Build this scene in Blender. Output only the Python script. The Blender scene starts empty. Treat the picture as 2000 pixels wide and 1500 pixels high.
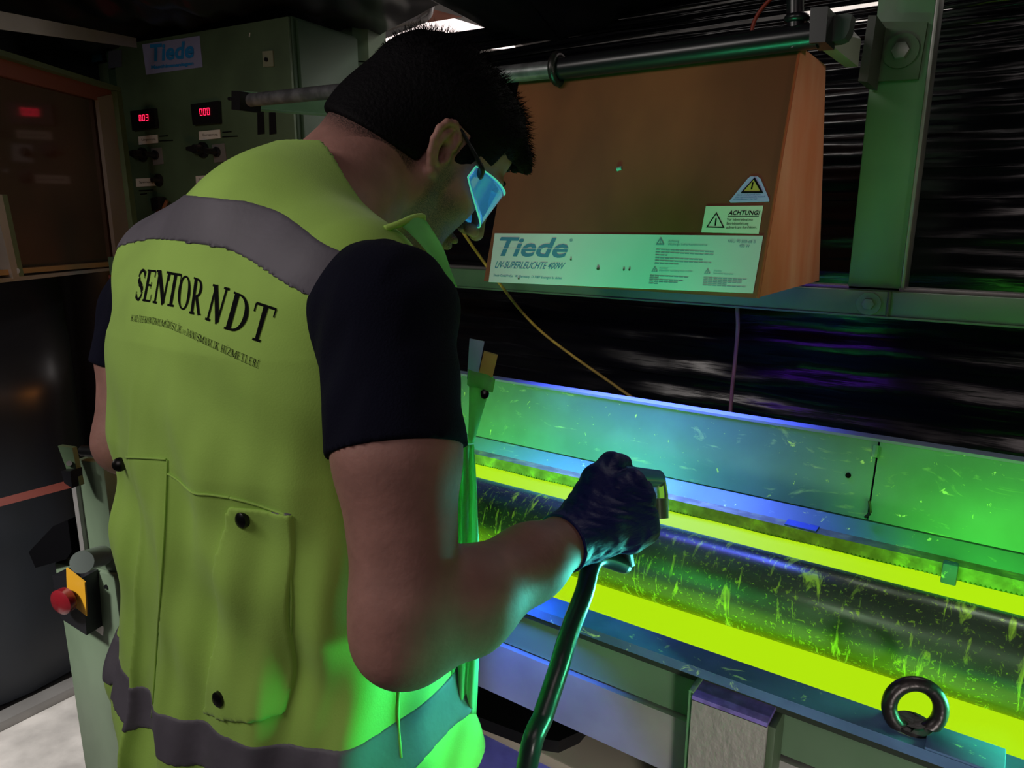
import bpy, bmesh, math, random
import numpy as np
from mathutils import Vector, Matrix
from mathutils.bvhtree import BVHTree
random.seed(7); rng = np.random.default_rng(7)
SC = bpy.context.scene; COL = SC.collection

# ------------------------------------------------------------------ camera
FPX = 1410.0
def _n(v): v = np.array(v, float); return v/np.linalg.norm(v)
_d = _n([-20, 6150, FPX]); _m = np.array([-2080., -330., FPX]); _m = _n(_m-_d*_m.dot(_d))
AX = -_m; AZ = -_d; AY = np.cross(AZ, AX)
RW = np.stack([AX, AY, AZ], 0)               # world = RW @ cam(x right, y down, z forward)
CP = np.array([0, 0, 1.45])
cam = bpy.data.cameras.new('camera'); camo = bpy.data.objects.new('camera', cam); COL.objects.link(camo)
cam.sensor_width = 36; cam.lens = FPX/2000*36; cam.clip_start = .02
M = Matrix(((RW[0][0], -RW[0][1], -RW[0][2], CP[0]), (RW[1][0], -RW[1][1], -RW[1][2], CP[1]),
            (RW[2][0], -RW[2][1], -RW[2][2], CP[2]), (0, 0, 0, 1)))
camo.matrix_world = M; SC.camera = camo
# measuring helpers: photo pixel + a known depth or plane -> world point
def ray(px, py): return RW @ np.array([(px-1000)/FPX, (py-750)/FPX, 1.])
def at(px, py, z): return CP+z*ray(px, py)
def onpl(px, py, P, N): r = ray(px, py); return CP+r*(np.dot(np.array(P)-CP, N)/np.dot(r, N))
def onY(px, py, y): return onpl(px, py, (0, y, 0), (0, 1, 0))
def onX(px, py, x): return onpl(px, py, (x, 0, 0), (1, 0, 0))
def onZ(px, py, z): return onpl(px, py, (0, 0, z), (0, 0, 1))

# ------------------------------------------------------------------ world, lights, exposure
W = bpy.data.worlds.new('world'); SC.world = W; W.use_nodes = True
W.node_tree.nodes['Background'].inputs[0].default_value = (.30, .32, .45, 1)
W.node_tree.nodes['Background'].inputs[1].default_value = .012
SC.view_settings.view_transform = 'Standard'; SC.view_settings.look = 'None'
SC.view_settings.exposure = 0; SC.view_settings.gamma = 1; SC.view_settings.use_curve_mapping = False
SC.cycles.use_denoising = True
SC.cycles.max_bounces = 8
SC.cycles.sample_clamp_indirect = 4

def lamp(name, kind, loc, tgt, col, power, size=.3, size_y=None, spread=None, spot=None):
    l = bpy.data.lights.new(name, kind); l.color = col; l.energy = power
    if kind == 'AREA':
        l.shape = 'RECTANGLE'; l.size = size; l.size_y = size_y or size
        if spread: l.spread = math.radians(spread)
    else: l.shadow_soft_size = size
    if kind == 'SPOT': l.spot_size = math.radians(spot or 60); l.spot_blend = .4
    o = bpy.data.objects.new(name, l); COL.objects.link(o); o.location = loc
    o.rotation_euler = (Vector(tgt)-Vector(loc)).to_track_quat('-Z', 'Y').to_euler()
    return o
LC = (.10, .13, 1.0)                                        # the ultraviolet lamp's blue
lamp('room_light', 'AREA', (-1.25, -.62, 2.2), (-.75, .45, 1.0), (1, .92, .87), 9.0, .8, .5)
lamp('room_light_right', 'SPOT', (.9, -.7, 1.0), (-.15, .73, .70), (1, .93, .86), 75, .12, spot=26)
lamp('room_light_camera_side', 'AREA', (.25, -.45, 2.0), (-.5, .5, 1.3), (1, .84, .82), 1.9, .6, .5)
lamp('side_light', 'SPOT', (2.0, .75, 1.75), (-.3, 1.28, 1.50), (1, .82, .74), 48, .15, spot=13)
lamp('floor_light', 'SPOT', (-1.75, -.5, 1.9), (-2.1, .78, 0), (1, .96, .92), 240, .1, spot=38)
ul = lamp('ultraviolet_lamp', 'AREA', (-.54, 1.25, 1.37), (-.50, 1.06, .95), LC, 6.0, .38, .26, 80)
ul.rotation_euler = (math.radians(-14), 0, 0)
lamp('ultraviolet_fill', 'SPOT', (-.54, .655, 1.065), (-.46, .735, .84), (.06, .16, 1), 9, .03, spot=50)  # bare blue spot added for the front panel and vest, no torch modelled
lamp('vest_fill_side', 'AREA', (.12, .79, .96), (-.42, .46, .93), (.10, 1, .42), .8, .35, .06, 42)  # added green lamp, puts mint on the lower right of the vest
lamp('liquid_glow_boost', 'AREA', (-.72, 1.02, 1.0), (-.72, 1.25, .97), (.16, 1, .12), .34, .5, .12, 100)  # unseen lamp added to boost the liquid's glow on the left splash
lamp('liquid_boost_right', 'AREA', (.22, 1.02, 1.0), (.22, 1.25, .97), (.12, 1, .08), .60, .6, .12, 100)  # added to strengthen the liquid's green on the right splash panel
lamp('liquid_boost_up', 'AREA', (-.30, .83, .935), (-.30, 1.0, 1.4), (.25, 1, .03), .12, .9, .06)  # added upward lamp reinforcing the light from the liquid
lamp('nameplate_fill', 'AREA', (-.48, .742, .965), (-.52, 1.05, 1.36), (.05, 1, .42), .50, .35, .04, 62)  # narrow lamp added over the bar to turn the nameplate green
lamp('vest_fill_left', 'AREA', (-.32, .80, .985), (-.47, .55, 1.06), (.10, 1, .85), .75, .2, .06, 70)  # added cyan lamp for the mint edge on the vest front
lamp('orange_fill', 'AREA', (-1.45, .95, 1.18), (-2.2, 1.0, 1.3), (1, .33, .05), 1.0, .12, .1)  # unseen orange lamp added for the glow on door rail and curtain

# ------------------------------------------------------------------ materials
MATS = {}
def mat(name, col, rough=.5, metal=0, noise=0, nscale=8, stretch=(1, 1, 1), bump=0, bscale=None, col2=None, emit=None,
        estr=0, spec=.5, trans=0, sheen=0, coat=0, lo=.4, hi=.65, detail=4):
    if name in MATS: return MATS[name]
    m = bpy.data.materials.new(name); m.use_nodes = True; nt = m.node_tree; b = nt.nodes['Principled BSDF']
    I = b.inputs
    I['Base Color'].default_value = (*col, 1); I['Roughness'].default_value = rough; I['Metallic'].default_value = metal
    I['Specular IOR Level'].default_value = spec
    if trans: I['Transmission Weight'].default_value = trans
    if sheen: I['Sheen Weight'].default_value = sheen; I['Sheen Roughness'].default_value = .5
    if coat: I['Coat Weight'].default_value = coat; I['Coat Roughness'].default_value = .08
    if emit: I['Emission Color'].default_value = (*emit, 1); I['Emission Strength'].default_value = estr
    if noise or bump or col2:
        tc = nt.nodes.new('ShaderNodeTexCoord'); mp = nt.nodes.new('ShaderNodeMapping')
        mp.inputs['Scale'].default_value = stretch; nt.links.new(tc.outputs['Object'], mp.inputs[0])
    if noise or col2:
        nz = nt.nodes.new('ShaderNodeTexNoise'); nz.inputs['Scale'].default_value = nscale; nz.inputs['Detail'].default_value = detail
        nt.links.new(mp.outputs[0], nz.inputs['Vector'])
        rp = nt.nodes.new('ShaderNodeValToRGB'); e = rp.color_ramp.elements
        e[0].position = lo; e[1].position = hi
        c2 = col2 or tuple(min(1, c*(1+noise)) for c in col); c1 = col if col2 else tuple(c*(1-noise) for c in col)
        e[0].color = (*c1, 1); e[1].color = (*c2, 1)
        nt.links.new(nz.outputs['Fac'], rp.inputs[0]); nt.links.new(rp.outputs[0], I['Base Color'])
    if bump:
        n2 = nt.nodes.new('ShaderNodeTexNoise'); n2.inputs['Scale'].default_value = bscale or nscale; n2.inputs['Detail'].default_value = 3
        nt.links.new(mp.outputs[0], n2.inputs['Vector'])
        bp = nt.nodes.new('ShaderNodeBump'); bp.inputs['Strength'].default_value = bump; bp.inputs['Distance'].default_value = .004
        nt.links.new(n2.outputs['Fac'], bp.inputs['Height']); nt.links.new(bp.outputs[0], I['Normal'])
    MATS[name] = m; return m
def speckle(m, scale, thr, col, estr=0, stretch=(1, 1, 1), warp=0, soft=.03):
    """overlay spots of fluorescent powder on a material"""
    nt = m.node_tree; b = nt.nodes['Principled BSDF']; I = b.inputs
    tc = nt.nodes.new('ShaderNodeTexCoord'); mp = nt.nodes.new('ShaderNodeMapping'); mp.inputs['Scale'].default_value = stretch
    nt.links.new(tc.outputs['Object'], mp.inputs[0])
    nz = nt.nodes.new('ShaderNodeTexNoise'); nz.inputs['Scale'].default_value = scale; nz.inputs['Detail'].default_value = 6
    nz.inputs['Distortion'].default_value = warp; nz.inputs['Roughness'].default_value = .62
    nt.links.new(mp.outputs[0], nz.inputs['Vector'])
    rp = nt.nodes.new('ShaderNodeValToRGB'); rp.color_ramp.elements[0].position = thr; rp.color_ramp.elements[1].position = thr+soft
    nt.links.new(nz.outputs['Fac'], rp.inputs[0])
    mx = nt.nodes.new('ShaderNodeMix'); mx.data_type = 'RGBA'
    nt.links.new(rp.outputs[0], mx.inputs[0])
    if I['Base Color'].is_linked: nt.links.new(I['Base Color'].links[0].from_socket, mx.inputs[6])
    else: mx.inputs[6].default_value = I['Base Color'].default_value
    mx.inputs[7].default_value = (*col, 1); nt.links.new(mx.outputs[2], I['Base Color'])
    if estr:
        mu = nt.nodes.new('ShaderNodeMath'); mu.operation = 'MULTIPLY'; mu.inputs[1].default_value = estr
        nt.links.new(rp.outputs[0], mu.inputs[0])
        if I['Emission Strength'].is_linked:
            ad = nt.nodes.new('ShaderNodeMath'); ad.operation = 'ADD'
            nt.links.new(I['Emission Strength'].links[0].from_socket, ad.inputs[0]); nt.links.new(mu.outputs[0], ad.inputs[1]); mu = ad
        nt.links.new(mu.outputs[0], I['Emission Strength']); I['Emission Color'].default_value = (*col, 1)
    return m
YG = (.36, .75, .02)
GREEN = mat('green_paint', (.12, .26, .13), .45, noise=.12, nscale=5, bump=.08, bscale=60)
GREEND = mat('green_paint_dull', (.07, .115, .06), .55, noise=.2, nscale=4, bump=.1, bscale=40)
ORANGE = mat('orange_paint', (.19, .054, .018), .55, spec=.25, noise=.22, nscale=5, stretch=(1, 1, .5), bump=.05, bscale=30)  # front of the housing: its weak light is darkened into the colour
ORANGE2 = mat('orange_paint_lit_worn', (.60, .19, .09), .5, nscale=7, stretch=(1, 2.2, .6), col2=(.66, .31, .19), lo=.35, hi=.7)  # same housing orange, brightened as lit from the right, with mottling
BLACK = mat('black_plastic', (.006, .006, .008), .4)
FILM = mat('black_film', (.005, .005, .008), .20, bump=.22, bscale=9, stretch=(.7, 2, 9), spec=.5)
SHEET = mat('black_sheeting', (.010, .010, .015), .34, bump=.6, bscale=5, spec=.6)
CURT = mat('dark_curtain', (.012, .014, .018), .38, bump=.4, bscale=3, noise=.3, nscale=2)
STEEL = mat('steel', (.35, .35, .34), .3, 1, noise=.2, nscale=20)
STEELD = mat('dark_steel', (.035, .03, .03), .35, .6, noise=.3, nscale=30, bump=.3, bscale=80)
PIPE = mat('black_pipe', (.01, .009, .012), .3)
WHITE = mat('white_paint', (.62, .60, .56), .5, noise=.1, nscale=4)
PAPER = mat('label_paper', (.62, .60, .55), .6)
INK = mat('black_ink', (.004, .004, .005), .9, spec=.1)
BLUEINK = mat('blue_ink', (.01, .17, .42), .6)
CONC = mat('concrete', (.42, .40, .38), .6, noise=.25, nscale=6, bump=.4, bscale=30)
SKIN = mat('skin', (.38, .19, .155), .62, noise=.10, nscale=30, bump=.12, bscale=160)
SKIN.node_tree.nodes['Principled BSDF'].inputs['Subsurface Weight'].default_value = .12
SKIN.node_tree.nodes['Principled BSDF'].inputs['Subsurface Radius'].default_value = (.012, .004, .002)
HAIR = mat('dark_hair', (.003, .0025, .0035), .75, bump=.5, bscale=220, spec=.12)
VEST = mat('hi_vis_fabric', (.36, .60, .095), .8, noise=.10, nscale=7, bump=.07, bscale=600, sheen=.15)
VEST2 = mat('hi_vis_mesh_fabric', (.44, .66, .07), .8, noise=.3, nscale=420, bump=.5, bscale=420)
BAND = mat('reflective_band', (.115, .105, .13), .65, noise=.12, nscale=10, bump=.15, bscale=70)
SHIRT = mat('navy_knit', (.004, .0045, .014), .95, bump=.2, bscale=500, noise=.2, nscale=6, spec=.15)
JEANS = mat('denim', (.10, .16, .30), .8, noise=.5, nscale=45, bump=.4, bscale=200)
GLOVE = mat('blue_black_nitrile', (.008, .013, .15), .55, bump=.22, bscale=150, stretch=(1, 1, 3))
RED = mat('red_plastic', (.13, .006, .010), .25, coat=.4)
YELLOW = mat('yellow_plastic', (.45, .23, .012), .45)
LED = mat('red_led', (.02, 0, 0), .4, emit=(1, .01, .05), estr=5)
TRAYP = mat('tray_paint', (.13, .36, .22), .5, noise=.18, nscale=5, bump=.08, bscale=40)
speckle(TRAYP, 55, .655, (.45, .8, .12), .22, (1, 1, 1.0), .6)
speckle(TRAYP, 9, .60, (.36, .70, .25), .03, (.8, 1, 2.2), 2.5, .12)
TRAYB = mat('bar_uv_lit', (.08, .16, .30), .7, spec=.2, noise=.2, nscale=12)  # blue of the ultraviolet light put into the bar's colour
speckle(TRAYB, 60, .62, (.45, .75, .3), .05, (.7, 1, 1), 1.0, .08)
FLUID = mat('fluorescent_liquid', (.02, .05, .005), .6, spec=.08, emit=(.44, .78, .004), estr=1.0, noise=.1, nscale=8)
RACKM = mat('rack_steel', (.20, .27, .09), .5, noise=.3, nscale=40, bump=.3, bscale=60)
speckle(RACKM, 40, .56, (.35, .65, .05), .10, (1, 1, 1), .5, .2)
SHAFTM = mat('shaft_steel', (.10, .17, .10), .27, .38, noise=.25, nscale=25, stretch=(.3, 1, 1), bump=.06, bscale=90)
speckle(SHAFTM, 26, .575, (.35, .75, .05), .28, (2.4, .5, .5), 1.2, .10)
speckle(SHAFTM, 190, .575, (.28, .60, .05), .12, (1, 1, 1), .5, .10)
PLATEM = mat('bare_panel', (.36, .36, .34), .42, .3, noise=.15, nscale=7, bump=.15, bscale=25)
WORN = mat('worn_block', (.34, .33, .30), .5, .2, nscale=9, col2=(.20, .22, .17), lo=.5, hi=.75, bump=.7, bscale=110, stretch=(1, 1, .7))
GLASSD = mat('dark_door_glass', (.055, .028, .02), .08, spec=.9, noise=.3, nscale=3)
ALU = mat('aluminium', (.30, .29, .28), .42, .5, noise=.1, nscale=5)
def translucent(m, w):
    nt = m.node_tree; o = nt.nodes['Material Output']; b = nt.nodes['Principled BSDF']; t = nt.nodes.new('ShaderNodeBsdfTranslucent'); mx = nt.nodes.new('ShaderNodeMixShader')
    t.inputs[0].default_value = b.inputs['Base Color'].default_value; mx.inputs[0].default_value = w
    nt.links.new(b.outputs[0], mx.inputs[1]); nt.links.new(t.outputs[0], mx.inputs[2]); nt.links.new(mx.outputs[0], o.inputs[0]); return m
VESTT = translucent(mat('hi_vis_thin_mint_lit', (.42, .85, .40), .8), .6)  # thin vest cloth with the ultraviolet-lit mint put into its colour
LIT = mat('luminaire', (.9, .8, .8), .5, emit=(1, .83, .80), estr=1.6)
UVTUBE = mat('ultraviolet_tube', (.1, 0, .2), .4, emit=(.22, .03, 1), estr=7)
PLATELAB = mat('nameplate_white', (.62, .68, .66), .7, noise=.06, nscale=4)
CYT = mat('yellow_cable_skin', (.55, .40, .05), .5, noise=.25, nscale=40)
CPK = mat('pink_cable_skin', (.50, .27, .25), .5)
CRD = mat('red_cable_skin', (.30, .035, .015), .5)
HOSE = mat('hose_rubber', (.012, .022, .02), .3, bump=.2, bscale=60)
LENS = mat('clear_lens', (.25, .65, .95), .06, spec=1, trans=.72, coat=1, emit=(.06, .42, .85), estr=.12)  # added emission lifts the lens to its blue brightness
LENSE = mat('lens_edge', (.3, .9, .8), .2, emit=(.1, .9, .55), estr=.45)  # mint rim highlight made by colour and emission
CLEAR = mat('clear_plastic', (.5, .7, .4), .08, trans=.8, spec=.8)

# ------------------------------------------------------------------ object helpers
PINV = {}
def thing(name, label, cat, loc=(0, 0, 0), group=None):
    o = bpy.data.objects.new(name, None); COL.objects.link(o); o.location = loc; o.empty_display_size = .05
    o['label'] = label; o['category'] = cat
    if group: o['group'] = group
    PINV[o.name] = Matrix.Translation(-Vector(loc)); return o
def tag(o, label, cat, group=None, kind=None):
    o['label'] = label; o['category'] = cat
    if group: o['group'] = group
    if kind: o['kind'] = kind
    return o
def link(name, me, m, parent=None, smooth=False, ang=35):
    if m is not None and not len(me.materials):
        for mm in (m if isinstance(m, (list, tuple)) else [m]): me.materials.append(mm)
    if smooth:
        me.polygons.foreach_set('use_smooth', [True]*len(me.polygons))
        if ang: me.set_sharp_from_angle(angle=math.radians(ang))
    o = bpy.data.objects.new(name, me); COL.objects.link(o)
    if parent is not None:
        o.parent = parent; base = parent
        while base.parent is not None: base = base.parent
        if parent is base: o.matrix_parent_inverse = PINV.get(base.name, Matrix())
        else: o.matrix_parent_inverse = Matrix()
    elif name not in ('x',):
        # a thing that is one mesh: put its origin at its own base
        n = len(me.vertices)
        if n:
            co = np.empty(n*3, 'f'); me.vertices.foreach_get('co', co); co = co.reshape(-1, 3)
            c = (co.min(0)+co.max(0))/2; c[2] = co[:, 2].min()
            me.vertices.foreach_set('co', (co-c).ravel()); me.update(); o.location = c.tolist()
            PINV[o.name] = Matrix.Translation(-Vector(c.tolist()))
    return o
class MB:
    def __init__(s, mtx=None): s.bm = bmesh.new(); s.m = mtx
    def _t(s, vs):
        if s.m is not None: bmesh.ops.transform(s.bm, matrix=s.m, verts=vs)
    def box(s, a, b, bev=0, seg=2):
        lo, hi = np.minimum(a, b), np.maximum(a, b)
        t = bmesh.new(); r = bmesh.ops.create_cube(t, size=1)['verts']
        for v in r: v.co = Vector([float((lo[i]+hi[i])/2+v.co[i]*(hi[i]-lo[i])) for i in range(3)])
        if bev: bmesh.ops.bevel(t, geom=t.edges[:], offset=bev, segments=seg, affect='EDGES', profile=.5)
        if s.m is not None: bmesh.ops.transform(t, matrix=s.m, verts=t.verts)
        me = bpy.data.meshes.new('t'); t.to_mesh(me); t.free(); s.bm.from_mesh(me); bpy.data.meshes.remove(me)
        return s
    def hexa(s, p):                              # 8 corners: bottom 4 then top 4
        v = [s.bm.verts.new(Vector(list(map(float, q)))) for q in p]
        for f in ((3, 2, 1, 0), (4, 5, 6, 7), (0, 1, 5, 4), (1, 2, 6, 5), (2, 3, 7, 6), (3, 0, 4, 7)): s.bm.faces.new([v[i] for i in f])
        s._t(v); return s
    def prism(s, poly, ext):
        ext = Vector(list(map(float, ext)))
        a = [s.bm.verts.new(Vector(list(map(float, q)))) for q in poly]; b = [s.bm.verts.new(v.co+ext) for v in a]
        n = len(a); s.bm.faces.new(a[::-1]); s.bm.faces.new(b)
        for i in range(n): s.bm.faces.new((a[i], a[(i+1) % n], b[(i+1) % n], b[i]))
        s._t(a+b); return s
    def tube(s, pts, r, n=12, cap=True, sx=1.0):
        P = [Vector(list(map(float, p))) for p in pts]; R = r if hasattr(r, '__len__') else [r]*len(P)
        up = Vector((0, 0, 1)); rings = []
        t0 = (P[1]-P[0]).normalized()
        if abs(t0.dot(up)) > .9: up = Vector((1, 0, 0))
        x = t0.cross(up).normalized(); allv = []
        for i, p in enumerate(P):
            t = ((P[min(i+1, len(P)-1)]-P[max(i-1, 0)])).normalized()
            x = (x-t*x.dot(t)).normalized(); y = t.cross(x)
            ring = [s.bm.verts.new(p+x*math.cos(k*2*math.pi/n)*R[i]*sx+y*math.sin(k*2*math.pi/n)*R[i]) for k in range(n)]
            rings.append(ring); allv += ring
        for a, b in zip(rings, rings[1:]):
            for k in range(n): s.bm.faces.new((a[k], a[(k+1) % n], b[(k+1) % n], b[k]))
        if cap: s.bm.faces.new(rings[0][::-1]); s.bm.faces.new(rings[-1])
        s._t(allv); return s
    def cyl(s, a, b, r, n=24): return s.tube([a, b], r, n)
    def torus(s, c, nrm, R, r, n=32, k=12):
        nrm = Vector(nrm).normalized(); q = nrm.to_track_quat('Z', 'Y'); c = Vector(list(map(float, c)))
        rings = []
        for i in range(n):
            a = i*2*math.pi/n; rings.append([s.bm.verts.new(c+q@Vector(((R+r*math.cos(b))*math.cos(a), (R+r*math.cos(b))*math.sin(a), r*math.sin(b)))) for b in [j*2*math.pi/k for j in range(k)]])
        for i in range(n):
            A, B = rings[i], rings[(i+1) % n]
            for j in range(k): s.bm.faces.new((A[j], B[j], B[(j+1) % k], A[(j+1) % k]))
        s._t([v for q_ in rings for v in q_]); return s
    def grid(s, fn, nu, nv):
        V = [[s.bm.verts.new(Vector(list(map(float, fn(i/nu, j/nv))))) for j in range(nv+1)] for i in range(nu+1)]
        for i in range(nu):
            for j in range(nv): s.bm.faces.new((V[i][j], V[i+1][j], V[i+1][j+1], V[i][j+1]))
        return s
    def mesh(s, name='m'):
        bmesh.ops.recalc_face_normals(s.bm, faces=s.bm.faces)
        me = bpy.data.meshes.new(name); s.bm.to_mesh(me); s.bm.free(); return me
    def build(s, name, m, parent=None, smooth=True, ang=35): return link(name, s.mesh(name), m, parent, smooth, ang)
def smoothpath(pts, n=12):
    P = np.array(pts, float); out = []
    Q = np.vstack([2*P[0]-P[1], P, 2*P[-1]-P[-2]])
    for i in range(1, len(Q)-2):
        for k in range(n):
            t = k/n; a, b, c, d = Q[i-1:i+3]
            out.append(.5*((2*b)+(-a+c)*t+(2*a-5*b+4*c-d)*t*t+(-a+3*b-3*c+d)*t**3))
    out.append(P[-1]); return out
def struct(o): o['kind'] = 'structure'; return o

# text: flat raised lettering mapped into a quad (bottom-left, bottom-right, top-right, top-left)
def text2d(body, bold=0., shear=0.):
    c = bpy.data.curves.new('t', 'FONT'); c.body = body; c.size = 1; c.offset = bold; c.shear = shear; c.resolution_u = 3
    o = bpy.data.objects.new('t', c); COL.objects.link(o)
    me = bpy.data.meshes.new_from_object(o.evaluated_get(bpy.context.evaluated_depsgraph_get()))
    COL.objects.unlink(o); bpy.data.objects.remove(o)
    v = np.array([x.co[:] for x in me.vertices])[:, :2]; f = [tuple(p.vertices) for p in me.polygons]
    bpy.data.meshes.remove(me); return v, f
def bil(q, u, v): a, b, c, d = [np.array(x, float) for x in q]; return a*(1-u)*(1-v)+b*u*(1-v)+c*u*v+d*(1-u)*v
def text_on(name, body, quad, m, parent, off=(0, 0, 0), bold=0., shear=0.):
    v, f = text2d(body, bold, shear); lo, hi = v.min(0), v.max(0)
    uv = (v-lo)/(hi-lo)
    me = bpy.data.meshes.new(name)
    me.from_pydata([(bil(quad, a, b)+np.array(off)).tolist() for a, b in uv], [], f)
    return link(name, me, m, parent)
def lines_on(mb, quads, off):                 # unreadably small print: thin strips
    for q in quads:
        vs = [mb.bm.verts.new(Vector((np.array(p)+np.array(off)).tolist())) for p in q]; mb.bm.faces.new(vs)

# ------------------------------------------------------------------ distance-field modelling (for the person)
def axis(segs):                                # [(start,end,step),...]
    out = []
    for a, b, h in segs: n = max(1, round((b-a)/h)); out.append(np.linspace(a, b, n, endpoint=False))
    out.append(np.array([segs[-1][1]])); return np.concatenate(out).astype('f')
class Field:
    def __init__(s, xs, ys, zs): s.a = (xs, ys, zs); s.F = np.full((len(xs), len(ys), len(zs)), .5, 'f')
    def sub(s, lo, hi):
        sl = tuple(slice(max(0, int(np.searchsorted(a, l))-1), int(np.searchsorted(a, h))+1) for a, l, h in zip(s.a, lo, hi))
        X, Y, Z = (s.a[0][sl[0]][:, None, None], s.a[1][sl[1]][None, :, None], s.a[2][sl[2]][None, None, :])
        return sl, X, Y, Z
    def op(s, fn, lo=None, hi=None, k=.0, mode='u'):
        if lo is None: lo = [a[0] for a in s.a]; hi = [a[-1] for a in s.a]
        sl, X, Y, Z = s.sub(lo, hi)
        if 0 in s.F[sl].shape: return s
        d = fn(X, Y, Z); F = s.F[sl]
        if mode == 'u':
            r = np.minimum(F, d)
            if k: h = np.maximum(k-np.abs(F-d), 0)/k; r = r-h*h*k*.25
        else:
            if mode == 's': d = -d
            r = np.maximum(F, d)
            if k: h = np.maximum(k-np.abs(F-d), 0)/k; r = r+h*h*k*.25
        s.F[sl] = r; return s
    def cone(s, a, b, ra, rb, k=.01, mode='u'):
        a = np.array(a, float); b = np.array(b, float); m = max(ra, rb)+k+.012
        ab = b-a; L = ab.dot(ab)+1e-12
        def fn(X, Y, Z):
            t = np.clip(((X-a[0])*ab[0]+(Y-a[1])*ab[1]+(Z-a[2])*ab[2])/L, 0, 1)
            return np.sqrt((X-a[0]-t*ab[0])**2+(Y-a[1]-t*ab[1])**2+(Z-a[2]-t*ab[2])**2)-(ra+(rb-ra)*t)
        return s.op(fn, np.minimum(a, b)-m, np.maximum(a, b)+m, k, mode)
    def chain(s, pts, rs, k=.01):
        for i in range(len(pts)-1): s.cone(pts[i], pts[i+1], rs[i], rs[i+1], k)
        return s
    def ell(s, c, r, k=.01, mode='u', B=np.eye(3)):      # B rows: local axes
        c = np.array(c, float); r = np.array(r, float); m = max(r)+k+.012
        def fn(X, Y, Z):
            dx, dy, dz = X-c[0], Y-c[1], Z-c[2]
            l = [(B[i][0]*dx+B[i][1]*dy+B[i][2]*dz)/r[i] for i in range(3)]
            k0 = np.sqrt(l[0]**2+l[1]**2+l[2]**2)
            k1 = np.sqrt((l[0]/r[0])**2+(l[1]/r[1])**2+(l[2]/r[2])**2)+1e-9
            return k0*(k0-1)/k1
        return s.op(fn, c-m, c+m, k, mode)
    def mesh(s, name='m'):
        F = s.F; S = F < 0; xs, ys, zs = s.a
        c = [S[i:F.shape[0]-1+i, j:F.shape[1]-1+j, k:F.shape[2]-1+k] for i in (0, 1) for j in (0, 1) for k in (0, 1)]
        anyi = c[0].copy(); alli = c[0].copy()
        for q in c[1:]: anyi |= q; alli &= q
        act = anyi & ~alli; I, J, K = np.nonzero(act); n = len(I)
        idx = np.full(act.shape, -1, np.int32); idx[I, J, K] = np.arange(n)
        P = np.zeros((n, 3)); cnt = np.zeros(n)
        for ax in range(3):
            o1, o2 = [q for q in range(3) if q != ax]
            for u in (0, 1):
                for v in (0, 1):
                    off = [0, 0, 0]; off[o1] = u; off[o2] = v
                    i0 = [I+off[0], J+off[1], K+off[2]]; i1 = [q.copy() for q in i0]; i1[ax] = i1[ax]+1
                    f0 = F[tuple(i0)]; f1 = F[tuple(i1)]; cr = (f0 < 0) != (f1 < 0)
                    t = np.where(cr, f0/np.where(cr, f0-f1, 1), 0)
                    p = np.stack([s.a[q][i0[q]] for q in range(3)], 1).astype(float)
                    p[:, ax] += t*(s.a[ax][i1[ax]]-s.a[ax][i0[ax]])
                    P += p*cr[:, None]; cnt += cr
        P /= cnt[:, None]; quads = []
        for ax in range(3):
            o1, o2 = (ax+1) % 3, (ax+2) % 3
            sl0 = [slice(1, -1)]*3; sl0[ax] = slice(0, -1); sl1 = [slice(1, -1)]*3; sl1[ax] = slice(1, None)
            A, B = S[tuple(sl0)], S[tuple(sl1)]; E = A != B; e = list(np.nonzero(E)); fl = A[tuple(e)]
            base = [q+1 for q in e]; base[ax] = e[ax]
            def g(a, b):
                q = [x.copy() for x in base]; q[o1] -= a; q[o2] -= b; return idx[tuple(q)]
            Q = np.stack([g(0, 0), g(1, 0), g(1, 1), g(0, 1)], 1); Q[~fl] = Q[~fl][:, ::-1]; quads.append(Q)
        Q = np.concatenate(quads); me = bpy.data.meshes.new(name)
        me.vertices.add(n); me.vertices.foreach_set('co', P.astype('f').ravel())
        me.loops.add(len(Q)*4); me.loops.foreach_set('vertex_index', Q.astype(np.int32).ravel())
        me.polygons.add(len(Q)); me.polygons.foreach_set('loop_start', np.arange(0, len(Q)*4, 4, dtype=np.int32))
        me.polygons.foreach_set('use_smooth', np.ones(len(Q), bool))
        me.update(); me.validate(); s.V = P; s.Q = Q; return me
#=PART2=
# ================================================================== STRUCTURE
def frame(o, ex, ez=(0, 0, 1)):
    ex = Vector(ex).normalized(); ez = Vector(ez).normalized(); ey = ez.cross(ex)
    return Matrix(((ex.x, ey.x, ez.x, o[0]), (ex.y, ey.y, ez.y, o[1]), (ex.z, ey.z, ez.z, o[2]), (0, 0, 0, 1)))
# floor
struct(MB().box((-4.5, -2, -.05), (2.5, 3.4, 0)).build('floor', CONC))
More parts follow.
